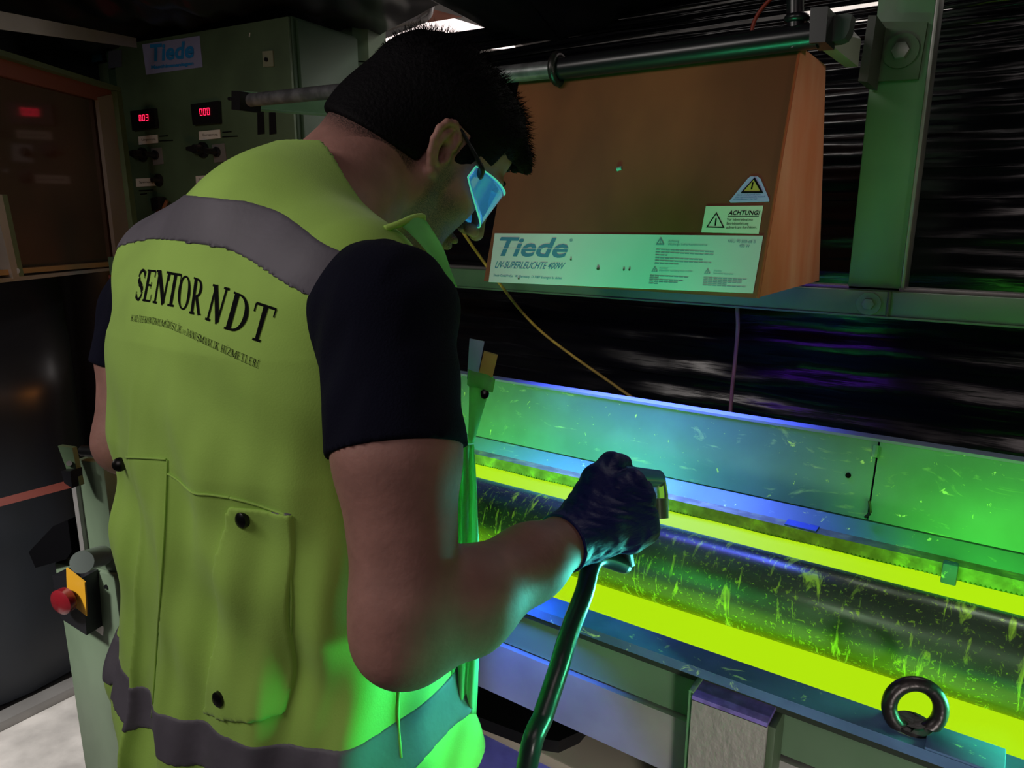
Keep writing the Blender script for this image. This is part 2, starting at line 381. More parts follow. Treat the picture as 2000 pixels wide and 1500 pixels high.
# back wall of stretched black film: overlapping bands, thin slits between some
wall = struct(MB().box((-1.55, 1.86, .0), (1.9, 1.88, .55)).build('wall_back', FILM))
zs_ = [.50, .62, .73, .84, .96, 1.05, 1.14, 1.23, 1.33, 1.42, 1.50, 1.563, 1.632, 1.697, 1.752, 1.805, 1.842, 1.878, 1.905, 1.932, 1.96, 2.0]
for i in range(len(zs_)-1):
    z0, z1 = zs_[i], zs_[i+1]; ph = rng.uniform(0, 6)
    gap = .0055 if z0 > 1.55 else -.02
    if z0 > 1.83: gap = .009
    def fn(u, v, z0=z0, z1=z1, ph=ph, gap=gap):
        x = -1.55+3.45*u
        g = gap
        if gap > 0: g = -.006+(gap+.006)*max(0, min(1, (.12-x)/.1))*max(0, min(1, (x+1.6)/.1)) if x < .1 else -.006+.007*max(0, math.sin(x*5+ph))
        z = z0-.01+(z1-z0-g+.01)*v+.004*math.sin(x*3+ph)*(1-0*v)
        y = 1.80+.004*(i % 2)+.016*v-.004*math.sin(v*9.4+math.sin(x*5+ph)*.8)+.002*math.sin(x*23+v*7+ph)
        if v < .01: z += 0
        return x, y, z+.01*(v == 0)*0
    link('film_strip', MB().grid(fn, 60, 8).mesh(), FILM, wall, True, 0)
# light hall wall behind the film
struct(MB().box((-4.4, 3.2, 0), (2.4, 3.25, 3.2)).build('wall_far', WHITE))
lamp('hall_light', 'AREA', (-.2, 2.8, 2.9), (-.2, 3.2, 1.6), (1, .92, .90), 36, 1.8, .3)
# side curtain and left wall
def lw(u, v):
    y = -.6+3.4*u; z = 2.6*v
    k = max(0, min(1, (y-.95)/.4)); k = k*k*(3-2*k)
    k = max(k, .42*max(0, min(1, (z-.95)/.3)))
    return -2.32-.75*k+.03*math.sin(y*7+z)*(.3+v)+.012*math.sin(y*19-z*3), y, .03+z
wl = struct(MB().grid(lw, 60, 40).build('wall_left', CURT, ang=0))
struct(MB().box((-2.30, -.6, 0), (-2.24, 1.2, .03), .004).build('baseboard_left', ALU))
# ceiling sheeting: right part over the bench, left part over the cabinet, gap between
def foldz(x, y): return .02*math.sin(x*6+y*3)+.012*math.sin(x*14-y*9)+.006*math.sin(x*31+y*23)
c1 = [at(1010, 84, 2.15), at(845, -10, 1.75), at(800, -260, 1.3), at(2600, -260, 1.2), at(2500, 60, 1.75), at(1560, 0, 2.05), at(1510, 62, 2.15), at(1130, 128, 2.25)]
def sheet(name, q, nu, nv, amp, seed):
    def fn(u, v):
        p = bil(q, u, v); e = min(u, 1-u, v, 1-v)*4
        p = p+np.array([0, 0, 1])*amp*(math.sin(p[0]*9+p[1]*4+seed)+.6*math.sin(p[0]*21-p[1]*13+seed)+.35*math.sin(p[0]*47+p[1]*31))*min(1, e+.15); return p
    mb = MB().grid(fn, nu, nv); o = mb.build(name, SHEET, ang=0); return struct(o)
sheet('ceiling', [at(1135, 132, 2.2), at(1545, 45, 2.15), at(1600, -400, 1.0), at(700, -400, 1.0)], 70, 50, .010, 0)
sheet('ceiling', [at(985, 74, 2.2), at(1140, 134, 2.2), at(702, -400, 1.0), at(80, -400, 1.0)], 40, 40, .004, 2)
sheet('ceiling', [at(700, 92, 2.7), at(858, 8, 2.22), at(110, -400, 1.02), at(-400, -460, 1.2)], 60, 60, .016, 4)
sheet('ceiling', [at(140, 130, 2.9), at(715, 92, 2.7), at(-200, -460, 1.2), at(-900, -100, 1.6)], 60, 60, .02, 6)
sheet('ceiling', [at(1545, 45, 2.15), at(1560, -10, 2.1), at(1620, -420, 1.0), at(1600, -400, 1.0)], 8, 40, .002, 9)
# what shows through the gap
o = MB().hexa([*[at(x, y, z) for x, y, z in ((700, 96, 3.2), (1010, 96, 3.2), (985, 66, 3.15), (868, 30, 3.1))], *[at(x, y, z+.05) for x, y, z in ((700, 96, 3.2), (1010, 96, 3.2), (985, 66, 3.15), (868, 30, 3.1))]]).build('ceiling_light', LIT)
tag(o, 'bright white ceiling light showing through the gap above the head', 'light')
struct(MB().prism([at(835, 44, 3.05), at(905, 33, 3.05), at(862, 3, 3.0), at(838, 12, 3.0)], (0, .02, .02)).build('trim_1', mat('salmon_beam', (.55, .24, .18), .6)))
struct(MB().prism([at(838, 16, 2.95), at(905, 34, 3.0), at(898, 24, 3.0), at(850, -8, 2.9), at(838, -8, 2.9)], (0, .02, .02)).build('trim_2', ALU))
CRP = mat('crumpled_clear_film', (.30, .28, .28), .25, bump=.6, bscale=30)
for k, pts in enumerate([[(700, 78), (760, 52), (830, 38), (845, 10)], [(690, 74), (745, 60), (800, 40), (840, 16)], [(765, 30), (775, 12), (800, -4)]]):
    pp = smoothpath([at(x, y, 2.6+.01*k) for x, y in pts], 8)
    mb = MB(); mb.tube(pp, .009 if k < 2 else .006, 8); o = mb.build('film_fold', CRP, ang=0)
    tag(o, ['crumpled edge of pale film hanging in the ceiling gap, lower fold', 'thin pale film fold just above the lower one in the ceiling gap', 'short curled pale film edge left of the salmon beam'][k], 'film')
o = MB().box((0, 0, 0), (.30, .05, .26), .004)
o.m = None
LG = MB(frame(at(690, 116, 2.75), AX)).box((-.02, 0, -.12), (.10, .2, .09), .006).build('wall_box', WHITE)
tag(LG, 'light grey wall box behind the head beside the small green casing', 'box')
o = MB().tube(smoothpath([at(683, 100, 2.6), at(690, 104, 2.6), at(696, 106, 2.6), at(704, 118, 2.6)], 6), .0045, 8).build('hook_cable', mat('brown_wire', (.10, .05, .03), .4)); tag(o, 'short brown wire hooked on the grey wall box', 'cable')
# long grey rail at top left
FL = at(-60, 48, 1.75); FR = at(250, 90, 2.35)
rl = MB().hexa([FL, FR, FR+np.array([0, .03, 0]), FL+np.array([0, .03, 0]), FL+np.array([0, 0, .045]), FR+np.array([0, 0, .03]), FR+np.array([0, .03, .03]), FL+np.array([0, .03, .045])]).build('ceiling_rail', ALU)
tag(rl, 'long pale metal rail under the dark ceiling at upper left', 'rail')
MB_ = MB().prism([at(-40, 1000, 1.86), at(-40, 984, 1.86), at(165, 930, 1.95), at(165, 946, 1.95)], (0, .02, 0)).build('curtain_rail', mat('red_rail', (.09, .016, .010), .5))
tag(MB_, 'thin red rail across the dark curtain left of the pedestal', 'rail')

# ================================================================== CONTROL CABINET
cex = -_n(np.array([*ray(-1700, 428)[:2], 0])); CN = np.cross(cex, [0, 0, 1]); CO = at(570, 30, 2.2)
CM = frame(CO, cex)                                   # local: x right, y = into the cabinet, z up
def cab(px, py, w=0):
    p = onpl(px, py, CO+CN*w, CN)-CO; return float(p.dot(cex)), -w, float(p[2])
cabinet = thing('control_cabinet', 'tall green control cabinet with red digital displays behind the person', 'cabinet', (CO[0]-.3, CO[1]+.1, 0))
uL = cab(232, 90)[0]; zt = 0
tl, tr = cab(205, 95), cab(570, 30)
Wc = -tl[0]
MB(CM).box((-Wc, 0, -CO[2]+.05), (0, .30, 0), .006).build('body', mat('side_green_shaded', (.03, .07, .035), .6), cabinet)  # cabinet green darkened to hold the shade of the side
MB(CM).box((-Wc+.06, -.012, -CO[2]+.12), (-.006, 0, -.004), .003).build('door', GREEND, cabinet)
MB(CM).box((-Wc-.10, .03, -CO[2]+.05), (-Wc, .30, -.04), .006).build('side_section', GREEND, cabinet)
MB(CM).box((.0, .012, -CO[2]+.05), (.012, .29, -.01), .003).build('side_panel', mat('side_green_shaded', (.03, .07, .035), .6), cabinet)  # side shade put into the colour, darker than the front
q = cab(640, 60, -.3)
cs = MB(CM)
def sidebox(z0, z1): return [(q[0]-.02, .31, z0), (q[0]+.10, .31, z0), (q[0]+.135, .35, z0), (q[0]+.135, .45, z0), (q[0]-.02, .45, z0)], z1-z0
zt1 = cab(640, 33, -.3)[2]; zm = cab(640, 124, -.3)[2]; zb = cab(640, 330, -.3)[2]
for nm, a, b in (('upper_casing', zm+.002, zt1), ('lower_casing', zb, zm-.002)):
    pl, h = sidebox(a, b); MB(CM).prism(pl, (0, 0, h)).build(nm, GREEND, cabinet)
def cq(pts, w=.0135): return [CO+np.array(cab(x, y, w))[0]*cex+CN*w+np.array([0, 0, cab(x, y, w)[2]]) for x, y in pts]
def slab(name, pts, th, m, parent, w=.013, N=None):
    """flat plate on the cabinet front given by its photo outline, bottom-left first"""
    P = cq(pts, w); return MB().prism(P, CN*th if N is None else N).build(name, m, parent)
st = slab('sticker', [(286, 146), (396, 131), (390, 70), (278, 87)], .001, mat('sticker_lilac', (.22, .23, .38), .5), cabinet); st['label'] = 'pale lilac sticker with a blue maker name'
text_on('lettering', 'Tiede', cq([(296, 121), (379, 113), (378, 79), (292, 87)], .0152), BLUEINK, cabinet, bold=.03, shear=.15)
text_on('lettering', 'Maschinenanlagen', cq([(295, 137), (378, 129), (378, 120), (295, 128)], .0152), BLUEINK, cabinet, bold=.05)
slab('sticker', [(180, 122), (200, 119), (198, 102), (180, 105)], .001, mat('sticker_blue', (.02, .12, .22), .5), cabinet, w=-.029)
slab('plate', [(212, 134), (238, 130), (238, 97), (212, 100)], .001, mat('plate_dim', (.05, .06, .08), .5), cabinet)
# digital displays
def seven(d):
    S = {'0': 'abcdef', '1': 'bc', '8': 'abcdefg', '3': 'abgcd'}[d]
    R = {'a': (.1, .93, .9, 1.0), 'b': (.82, .52, .95, .98), 'c': (.78, .02, .91, .48), 'd': (.05, 0, .85, .07), 'e': (.0, .02, .13, .48), 'f': (.05, .52, .18, .98), 'g': (.1, .46, .9, .54)}
    return [R[c] for c in S]
for lab, box_, dig, digits, glint in (('left red digital display', [(265, 256), (311, 250), (307, 212), (261, 218)], [(271, 237), (291, 235), (290, 223), (270, 225)], '8013', 0),
                               ('right red digital display', [(383, 245), (434, 241), (432, 198), (379, 205)], [(390, 226), (411, 224), (410, 210), (388, 213)], '000', 1)):
    d = slab('digital_display', box_, .014, BLACK, cabinet); d['label'] = lab
    mb = MB(); Q = cq(dig, .0282)
    n = 3
    for i, ch in enumerate('000' if glint else '003'):
        for r in seven(ch):
            a, b = [(i+.12+.72*x)/n for x in (r[0], r[2])]
            lines_on(mb, [[bil(Q, a, r[1]), bil(Q, b, r[1]), bil(Q, b, r[3]), bil(Q, a, r[3])]], (0, 0, 0))
    mb.build('digits', LED, d)
for i, (pts, txt) in enumerate([([(272, 283), (309, 279), (308, 263), (271, 267)], 'Längsstrom'), ([(390, 274), (431, 270), (430, 253), (389, 257)], 'Querspannung'),
                                ([(267, 365), (304, 363), (304, 347), (266, 349)], 'Spannung'), ([(384, 360), (424, 358), (423, 341), (383, 344)], 'Spannung')]):
    p = slab('name_plate', pts, .002, PAPER, cabinet)
    c_ = np.mean(pts, 0); q4 = [tuple(c_+(np.array(a)-c_)*np.array([.72, .32])) for a in pts]
    text_on('print', txt, cq(q4, .0156), INK, p)
mb = MB()
for x0, y0, x1 in ((311, 266, 328), (311, 275, 338), (434, 258, 452), (434, 267, 464), (271, 372, 300), (274, 379, 287)):
    lines_on(mb, [cq([(x0, y0+1.5), (x1, y0), (x1, y0-2), (x0, y0-.5)], .0142)], (0, 0, 0))
mb.build('print', INK, cabinet)['kind'] = 'stuff'
def knob(px, py, r, h, m, par, nm='knob', r2=None, lever=False):
    c = CO+np.array(cab(px, py, .013))[0]*cex+CN*.013+np.array([0, 0, cab(px, py, .013)[2]])
    mb = MB().tube([c, c+CN*h*.2, c+CN*h*.22, c+CN*h], [r*1.25, r*1.25, r2 or r*.8, (r2 or r*.8)*.9], 20)
    if lever: mb.prism([c+CN*h*.9+np.array([0, 0, .007])-cex*.030, c+CN*h*.9-cex*.030-np.array([0, 0, .004]), c+CN*h*.9+cex*.012-np.array([0, 0, .012]), c+CN*h*.9+cex*.012+np.array([0, 0, .012])], CN*.012)
    return mb.build(nm, m, par)
knob(280, 302, .020, .04, BLACK, cabinet, 'rotary_switch', lever=True); knob(398, 293, .021, .04, BLACK, cabinet, 'rotary_switch', lever=True)
for (pts, kx, ky) in (([(301, 323), (320, 320), (316, 288), (296, 290)], 306, 303), ([(420, 318), (444, 315), (439, 280), (415, 283)], 426, 297)):
    s_ = slab('switch_plate', pts, .003, ALU, cabinet); knob(kx, ky, .013, .05, BLACK, s_)
knob(311, 352, .018, .03, STEELD, cabinet, 'selector', .010); knob(433, 346, .018, .03, STEELD, cabinet, 'selector', .010)
for x in (504, 527): slab('vent_slot', [(x, 263), (x+13, 261), (x+11, 218), (x-1, 220)], .002, BLACK, cabinet)
lk = slab('lock_plate', [(516, 131), (536, 130), (534, 99), (514, 101)], .004, mat('lock_plate_grey', (.2, .22, .15), .5), cabinet); knob(523, 117, .008, .01, BLACK, lk)
for x, y in ((502, 438), ): pass
for x, y in ((272, 438), (284, 437), (465, 331), (455, 335)): knob(x, y, .004, .006, STEEL, cabinet, 'screw')
mb = MB().prism(cq([(308, 388), (322, 384), (324, 408), (311, 412)], .02), CN*.03); mb.build('relay', BLACK, cabinet)
MB().tube(smoothpath([CO+np.array(cab(x, y, .03))[0]*cex+CN*.03+np.array([0, 0, cab(x, y, .03)[2]]) for x, y in ((302, 424), (308, 414), (318, 408), (326, 392))], 6), .006, 8).build('wire', mat('copper_wire', (.2, .07, .03), .4), cabinet)
slab('scratch', [(486, 72), (488, 72), (489, 64), (487, 64)], .0005, PAPER, cabinet)

# ================================================================== HINGED GLASS DOOR AT LEFT
dex = _n(np.array([*ray(1050, 428)[:2], 0])); DN = np.cross(dex, [0, 0, 1]); DO = at(256, 350, 2.5)
if DN.dot(CP-DO) < 0: DN = -DN
def dp(px, py, w=0): return onpl(px, py, DO+DN*w, DN)
gd = thing('glass_door', 'open dark glass door in a pale metal frame left of the control cabinet', 'door', (DO[0], DO[1], 1.3))
def dslab(name, pts, th, m, w=0, par=gd): return MB().prism([dp(x, y, w) for x, y in pts], DN*th).build(name, m, par)
BL, BR, TR, TL = (-60, 552), (257, 522), (214, 170), (-60, 88)
dslab('pane', [(-60, 536), (240, 510), (206, 190), (-60, 112)], .004, GLASSD, -.010)
dslab('frame_right', [(222, 514), (257, 511), (213, 184), (184, 190)], .012, mat('door_frame_grey', (.20, .185, .18), .5), -.002)
dslab('frame_right_lip', [(252, 516), (262, 515), (219, 172), (210, 178)], .03, GREEND, -.004)
dslab('frame_top', [(-60, 134), (190, 197), (214, 187), (214, 172), (-60, 88)], .012, mat('door_frame_red', (.16, .05, .035), .4), -.004)
dslab('frame_top_lip', [(-60, 98), (216, 178), (216, 171), (-60, 86)], .035, GREEND, .0)
dslab('frame_bottom', [(-60, 541), (257, 515), (255, 507), (-60, 530)], .03, mat('door_frame_orange_lit', (.42, .28, .14), .35, .6), -.002)  # orange light on the bottom rail put into its colour
dslab('frame_bottom_lip', [(-60, 556), (258, 522), (258, 517), (-60, 547)], .034, ALU, -.002)
dslab('frame_left', [(13, 541), (26, 539), (-8, 380), (-26, 380)], .03, GREEND, .0)
dslab('frame_left_lip', [(1, 545), (13, 542), (-22, 380), (-40, 380)], .035, ALU, .002)
MB().cyl(dp(32, 529, .03), dp(32, 529, .036), .008).build('screw', STEEL, gd)
MB().cyl(onpl(258, 440, DO, DN), onpl(264, 520, DO, DN), .008).build('hinge', mat('hinge_brass', (.4, .2, .08), .4, .6), gd)
# green post with red band beside the person
pst = thing('green_post', 'slim green post with a red band partly hidden by the left shoulder', 'post', at(240, 620, 2.0)*np.array([1, 1, 0]))
p0 = at(240, 620, 2.0); MB().box((p0[0]-.015, p0[1]-.015, 0), (p0[0]+.03, p0[1]+.015, at(238, 500, 2.0)[2]), .003).build('shaft', GREEND, pst)
zb_ = at(236, 560, 2.0)[2]; MB().box((p0[0]-.017, p0[1]-.018, zb_), (p0[0]+.032, p0[1]+.017, zb_+.035), .002).build('band', RED, pst)

# ================================================================== PEDESTAL WITH EMERGENCY STOP
PD = onZ(165, 1500, 0); pz = lambda px, py, w=0: onpl(px, py, PD-np.array([0, w, 0]), (0, 1, 0))
pex = _n(np.array([.96, .28, 0])); PN = np.cross(pex, [0, 0, 1])
PO = at(140, 1300, 1.85)
def pp(px, py, w=0): return onpl(px, py, PO+PN*w, PN)
ped = thing('switch_pedestal', 'green steel pedestal with an emergency stop switch at lower left', 'pedestal', (PO[0]+.08, PO[1]+.05, 0))
def pslab(name, pts, th, m, w=0, par=None): return MB().prism([pp(x, y, w) for x, y in pts], PN*th).build(name, m, par or ped)
a0 = pp(136, 1300)
def pl(px): return float((pp(px, 1300)-a0).dot(pex))
PM = frame(np.array([a0[0], a0[1], 0]), pex)
ztop = pp(110, 1100)[2]; z2 = pp(175, 905)[2]
wd = pl(245)
PEDG = mat('pedestal_paint', (.11, .155, .10), .42, noise=.18, nscale=6, stretch=(1, 1, .4), bump=.08, bscale=40)
MB(PM).box((0, 0, 0), (wd, .22, ztop), .004).build('lower_column', PEDG, ped)
MB(PM).box((pl(196), .01, ztop), (wd, .21, z2), .004).build('upper_column', PEDG, ped)
MB(PM).box((pl(190), -.002, ztop-.01), (pl(198), .02, z2), .001).build('edge_strip', ALU, ped)
pslab('hinge_plate', [(155, 945), (148, 938), (122, 868), (150, 872), (165, 945)], .012, GREENd if False else GREEND, .02)
MB().cyl(pp(135, 905, .035), pp(135, 905, .05), .006).build('screw', STEEL, ped)
pslab('hinge_block', [(148, 935), (163, 945), (160, 912), (142, 912)], .03, BLACK, .02)
MB().cyl(pp(162, 880, .04), pp(200, 884, .04), .013).build('roller', STEEL, ped)
MB().cyl(pp(198, 1086, .005), pp(160, 1098, .12), .0245, ).build('handle', mat('handle_steel', (.20, .24, .22), .35, .6), ped)
es = pslab('switch_body', [(150, 1190), (200, 1222), (192, 1112), (134, 1108)], .045, BLACK, .0)
pslab('switch_plate', [(134, 1172), (172, 1202), (168, 1136), (132, 1108)], .004, YELLOW, .0465, es)
c = pp(140, 1165, .05)
MB().tube([c, c+PN*.008, c+PN*.012, c+PN*.030, c+PN*.036], [.016, .016, .030, .031, .022], 28).build('mushroom_button', RED, es)
for x, y in ((150, 1196), (168, 1206)): MB().cyl(pp(x, y-6, .02), pp(x, y+4, .02), .010).build('cable_gland', BLACK, es)
pslab('label', [(166, 1214), (202, 1242), (203, 1224), (172, 1208)], .001, PAPER, .001)
MB().cyl(pp(207, 1146, .001), pp(207, 1146, .003), .005).build('hole', INK, ped)
o = MB().prism([pp(x, y, -.03) for x, y in ((105, 1092), (165, 1075), (175, 1060), (168, 1000), (140, 1012), (92, 1062))], PN*.05).build('black_bag', mat('black_cloth', (.0015, .0015, .002), .95, spec=.03)); tag(o, 'small black cloth bag wedged against the pedestal above its switch', 'bag')

# ================================================================== GREEN FRAME, PIPE, CLAMP
fr = thing('steel_gantry', 'green steel frame with cross beam and upright post behind the lamp housing', 'frame', (-.2, 1.5, 1.27))
Yb = 1.48; zt_, zb__ = 1.45-.0868*Yb, 1.45-.1172*Yb
XS = onY(1735, 590, Yb)[0]
bl = MB().box((-1.45, Yb, zb__), (XS-.002, Yb+.04, zt_), .002).build('cross_beam', GREEN, fr)
br = MB().box((XS+.002, Yb+.003, zb__), (1.2, Yb+.043, zt_), .002).build('cross_beam', GREEN, fr)
MB().box((-1.45, Yb-.004, zb__-.004), (1.2, Yb+.04, zb__), .001).build('beam_lip', GREEN, fr)
MB().box((-1.45, Yb+.02, zt_), (1.2, Yb+.06, zt_+.006), .001).build('beam_edge', ALU, fr)
MB().tube([(XS, Yb, zb__), (XS+.001, Yb-.001, (zt_+zb__)/2), (XS, Yb, zt_)], .003, 6).build('weld_seam', GREEND, fr)
x0, x1 = onY(1655, 567, 1.50)[0], onY(1765, 572, 1.50)[0]
MB().box((x0, 1.50, zt_-.002), (x1-.006, 1.55, 2.2), .002).build('post', GREEN, fr)
MB().box((x1-.006, 1.497, zt_-.002), (x1, 1.56, 2.2), .001).build('post_edge', ALU, fr)
def bolt(px, py, Y, R, par):
    c = onY(px, py, Y); b = MB().cyl(c, c-np.array([0, .004, 0]), R, 32).build('washer', GREEND if px > 1750 else GREEN, par)
    MB().tube([c-np.array([0, .004, 0]), c-np.array([0, .012, 0]), c-np.array([0, .013, 0])], [R*.55, R*.5, R*.35], 6).build('bolt', ALU if px > 1750 else GREEN, b)
bolt(1697, 593, Yb-.001, .021, fr)
pq = [onY(x, y, 1.485) for x, y in ((1690, 160), (1793, 154), (1812, 42), (1706, 42))]
MB().prism(pq, (0, .012, 0)).build('clamp_plate', GREEND, fr)
pq2 = [onY(1672, 160, 1.40), onY(1690, 160, 1.40), onY(1706, 42, 1.40), onY(1690, 42, 1.40)]
MB().prism([onY(x, y, 1.39) for x, y in ((1676, 158), (1694, 160), (1712, 30), (1696, 30))], (0, .10, 0)).build('clamp_cheek', mat('clamp_dark', (.05, .05, .045), .5), fr)
bolt(1760, 100, 1.484, .028, fr)
# pipe
pipe = thing('horizontal_pipe', 'long horizontal pipe from the left bracket past the head to the clamp', 'pipe', (-.9, 1.16, 1.7))
YP = 1.18; zp = 1.45+YP*.2205
XL = onY(484, 200, YP)[0]; XJ = onY(1090, 130, YP)[0]; XR = onY(1585, 62, YP)[0]
MB().cyl(onY(484, 196, YP), (XJ, YP, zp), .0155).build('left_section', mat('pipe_grey', (.24, .24, .25), .35, .6, noise=.3, nscale=30), pipe)
MB().cyl((XJ, YP, zp), (XR+.01, YP, zp), .0185).build('right_section', PIPE, pipe)
MB().torus((XJ, YP, zp), (1, 0, 0), .023, .007).build('collar', STEELD, pipe)
brk = thing('pipe_bracket', 'green channel bracket with black end holding the left end of the pipe', 'bracket', onY(460, 200, YP+.03))
def yq(pts, Y): return [onY(x, y, Y) for x, y in pts]
Ya, Yz = YP-.03, YP+.30
w4 = [onY(466, 214, Ya+.055), onY(660, 228, Yz+.055), onY(658, 190, Yz+.055), onY(470, 178, Ya+.055)]
MB().prism(w4, (0, .004, 0)).build('web', GREEN, brk)
f4 = [onY(466, 214, Ya), onY(660, 229, Yz), onY(660, 226, Yz+.055), onY(468, 211, Ya+.055)]
MB().prism(f4, (0, 0, .004)).build('flange', GREEN, brk)
MB().prism(yq([(452, 214), (468, 215), (470, 178), (452, 177)], YP-.03), (0, .06, 0)).build('end_cap', BLACK, brk)
MB().cyl(onY(452, 193, YP-.01), onY(447, 193, YP-.01), .004).build('bolt', BLACK, brk)
# clamp head: stacked block between pipe and post
cl = thing('pipe_clamp', 'grey green block clamp joining the black pipe to the post', 'clamp', onY(1600, 100, 1.2))
MB().prism(yq([(1580, 84), (1612, 82), (1617, 12), (1583, 15)], YP-.02), (0, .06, 0)).build('front_block', BLACK, cl)
CLG = mat('clamp_grey', (.26, .29, .25), .5)
MB().prism(yq([(1614, 82), (1636, 80), (1650, 74), (1658, 60), (1664, 28), (1652, 26), (1620, 32)], YP+.02), (0, .03, 0)).build('jaw', mat('clamp_jaw', (.03, .035, .035), .5), cl)
MB().hexa([*yq([(1586, 84), (1616, 82), (1617, 60), (1590, 62)], YP+.04), *yq([(1652, 132), (1676, 130), (1682, 76), (1664, 58)], YP+.20)]).build('arm', CLG, cl)
ro = MB().cyl(onY(1553, 95, YP-.0), onY(1553, -40, YP-.0), .012); ro.torus(onY(1556, 36, YP), (0, 0, 1), .012, .006)
o = ro.build('hanger_rod', PIPE); tag(o, 'black vertical hanger rod rising from the right end of the pipe', 'rod')

# ================================================================== LAMP HOUSING
YF = 1.08; zF = 1.45-.105*YF; kf = YF/1.2
XA, XB = -.906*kf, -.345*kf
fb = (YF, zF); ft = (1.326*kf, 1.45+.280*kf); bt = (1.516*kf, 1.45+.279*kf); bb = (1.634*kf, zF)
LN = _n(np.cross([1, 0, 0], [0, ft[0]-fb[0], ft[1]-fb[1]])); LN = -LN if LN[1] > 0 else LN
FP0 = np.array([XA, *fb])
def hf(px, py, w=0): return onpl(px, py, FP0+LN*w, LN)
hs = thing('lamp_housing', 'orange sheet metal ultraviolet lamp housing with a white nameplate', 'lamp', ((XA+XB)/2, 1.3, zF))
YB_ = (XA, XB)
P = lambda x, q: (x, q[0], q[1])
MB().hexa([P(XA, fb), P(XB, fb), (XB, fb[0]+.003, fb[1]), (XA, fb[0]+.003, fb[1]), P(XA, ft), P(XB, ft), (XB, ft[0]+.003, ft[1]), (XA, ft[0]+.003, ft[1])]).build('front_panel', ORANGE, hs)
def side(x, t): return MB().prism([(x, fb[0]+.002, fb[1]+.001), (x, bb[0], bb[1]), (x, bt[0], bt[1]), (x, ft[0]+.002, ft[1]-.001)], (t, 0, 0))
side(XB-.003, .003).build('side_panel', ORANGE2, hs); side(XA, .003).build('side_panel', ORANGE2, hs)
MB().prism([(XA, ft[0], ft[1]), (XA, bt[0], bt[1]), (XA, bt[0], bt[1]-.003), (XA, ft[0], ft[1]-.003)], (XB-XA, 0, 0)).build('top_panel', ORANGE, hs)
MB().prism([(XA, bb[0], bb[1]), (XA, bt[0], bt[1]), (XA, bt[0]-.003, bt[1]), (XA, bb[0]-.003, bb[1])], (XB-XA, 0, 0)).build('back_panel', ORANGE, hs)
MB().tube([P(XB, fb), P(XB, ft)], .0022, 6).build('edge_seam', mat('seam_red', (.35, .08, .03), .4), hs)
MB().box((XA+.01, YF+.004, zF), (XB-.006, YF+.016, zF+.008)).build('bottom_lip', ORANGE, hs)
MB().box((XA+.12, YF+.020, zF+.040), (XB-.04, YF+.065, zF+.048)).build('reflector', STEEL, hs)
MB().cyl((XA+.14, YF+.040, zF+.016), (XB-.05, YF+.040, zF+.020), .016).build('lamp_tube', UVTUBE, hs)
npq = [hf(955, 551, .0006), hf(1471, 573, .0006), hf(1491, 461, .0006), hf(967, 456, .0006)]
npl = MB().prism(npq, LN*.0012).build('nameplate', PLATELAB, hs); npl['label'] = 'long white nameplate with blue maker lettering'
def hq(pts, w=.0024): return [hf(x, y, w) for x, y in pts]
TE = mat('teal_ink', (.0, .20, .34), .5)
text_on('lettering', 'Tiede', hq([(971, 500), (1106, 504), (1113, 465), (977, 463)]), TE, npl, bold=.022, shear=.22)
mb = MB(); lines_on(mb, [hq([(970, 486.8), (1110, 486.6), (1110, 485.4), (970, 485.6)], .0028)], (0, 0, 0)); mb.build('stripe', PLATELAB, npl)
text_on('lettering', 'UV-SUPERLEUCHTE 400W', hq([(966, 524), (1101, 526), (1105, 513), (970, 510)]), TE, npl, bold=.004, shear=.25)
text_on('lettering', 'Tiede GmbH+Co  W. Germany  D 7087 Essingen b. Aalen', hq([(962, 541), (1097, 547), (1098, 541), (964, 535)]), TE, npl)
text_on('lettering', '®', hq([(1112, 472), (1118, 472), (1119, 466), (1113, 466)]), TE, npl)
GI = mat('grey_print', (.18, .28, .36), .6)
text_on('lettering', 'Achtung\nWichtige Sicherheitshinweise', hq([(1304, 481), (1381, 482), (1382, 470), (1305, 469)]), GI, npl)
text_on('lettering', 'Caution!\nImportant operating instructions', hq([(1287, 531), (1352, 533), (1353, 524), (1288, 522)]), GI, npl)
text_on('lettering', 'Attention\nInstructions importantes', hq([(1393, 536), (1432, 538), (1433, 529), (1394, 527)]), GI, npl)
text_on('lettering', 'NEU 90 508-68 B\n           400 W', hq([(1421, 482), (1474, 484), (1476, 469), (1422, 468)]), GI, npl)
mb = MB()
def para(x, y, w, n, step=5.0, ws=None):
    for i in range(n):
        wi = w*(ws[i] if ws else 1); yy = y+i*step
        for s0 in np.arange(0, wi-4, 9.5):
            e_ = min(s0+8.3, wi)
            lines_on(mb, [hq([(x+s0-i*.5, yy+.045*s0+.9), (x+e_-i*.5, yy+.045*e_+.9), (x+e_-i*.5, yy+.045*e_-.5), (x+s0-i*.5, yy+.045*s0-.5)])], (0, 0, 0))
para(1281, 487, 116, 6, 5.4, (1, 1, .2, .8, .95, .4)); para(1269, 538, 76, 5, 3.8, (1, .3, .9, .8, .25)); para(1374, 542, 84, 5, 3.6, (1, .95, .9, .6, 1))
mb.build('fine_print', GI, npl)['kind'] = 'stuff'
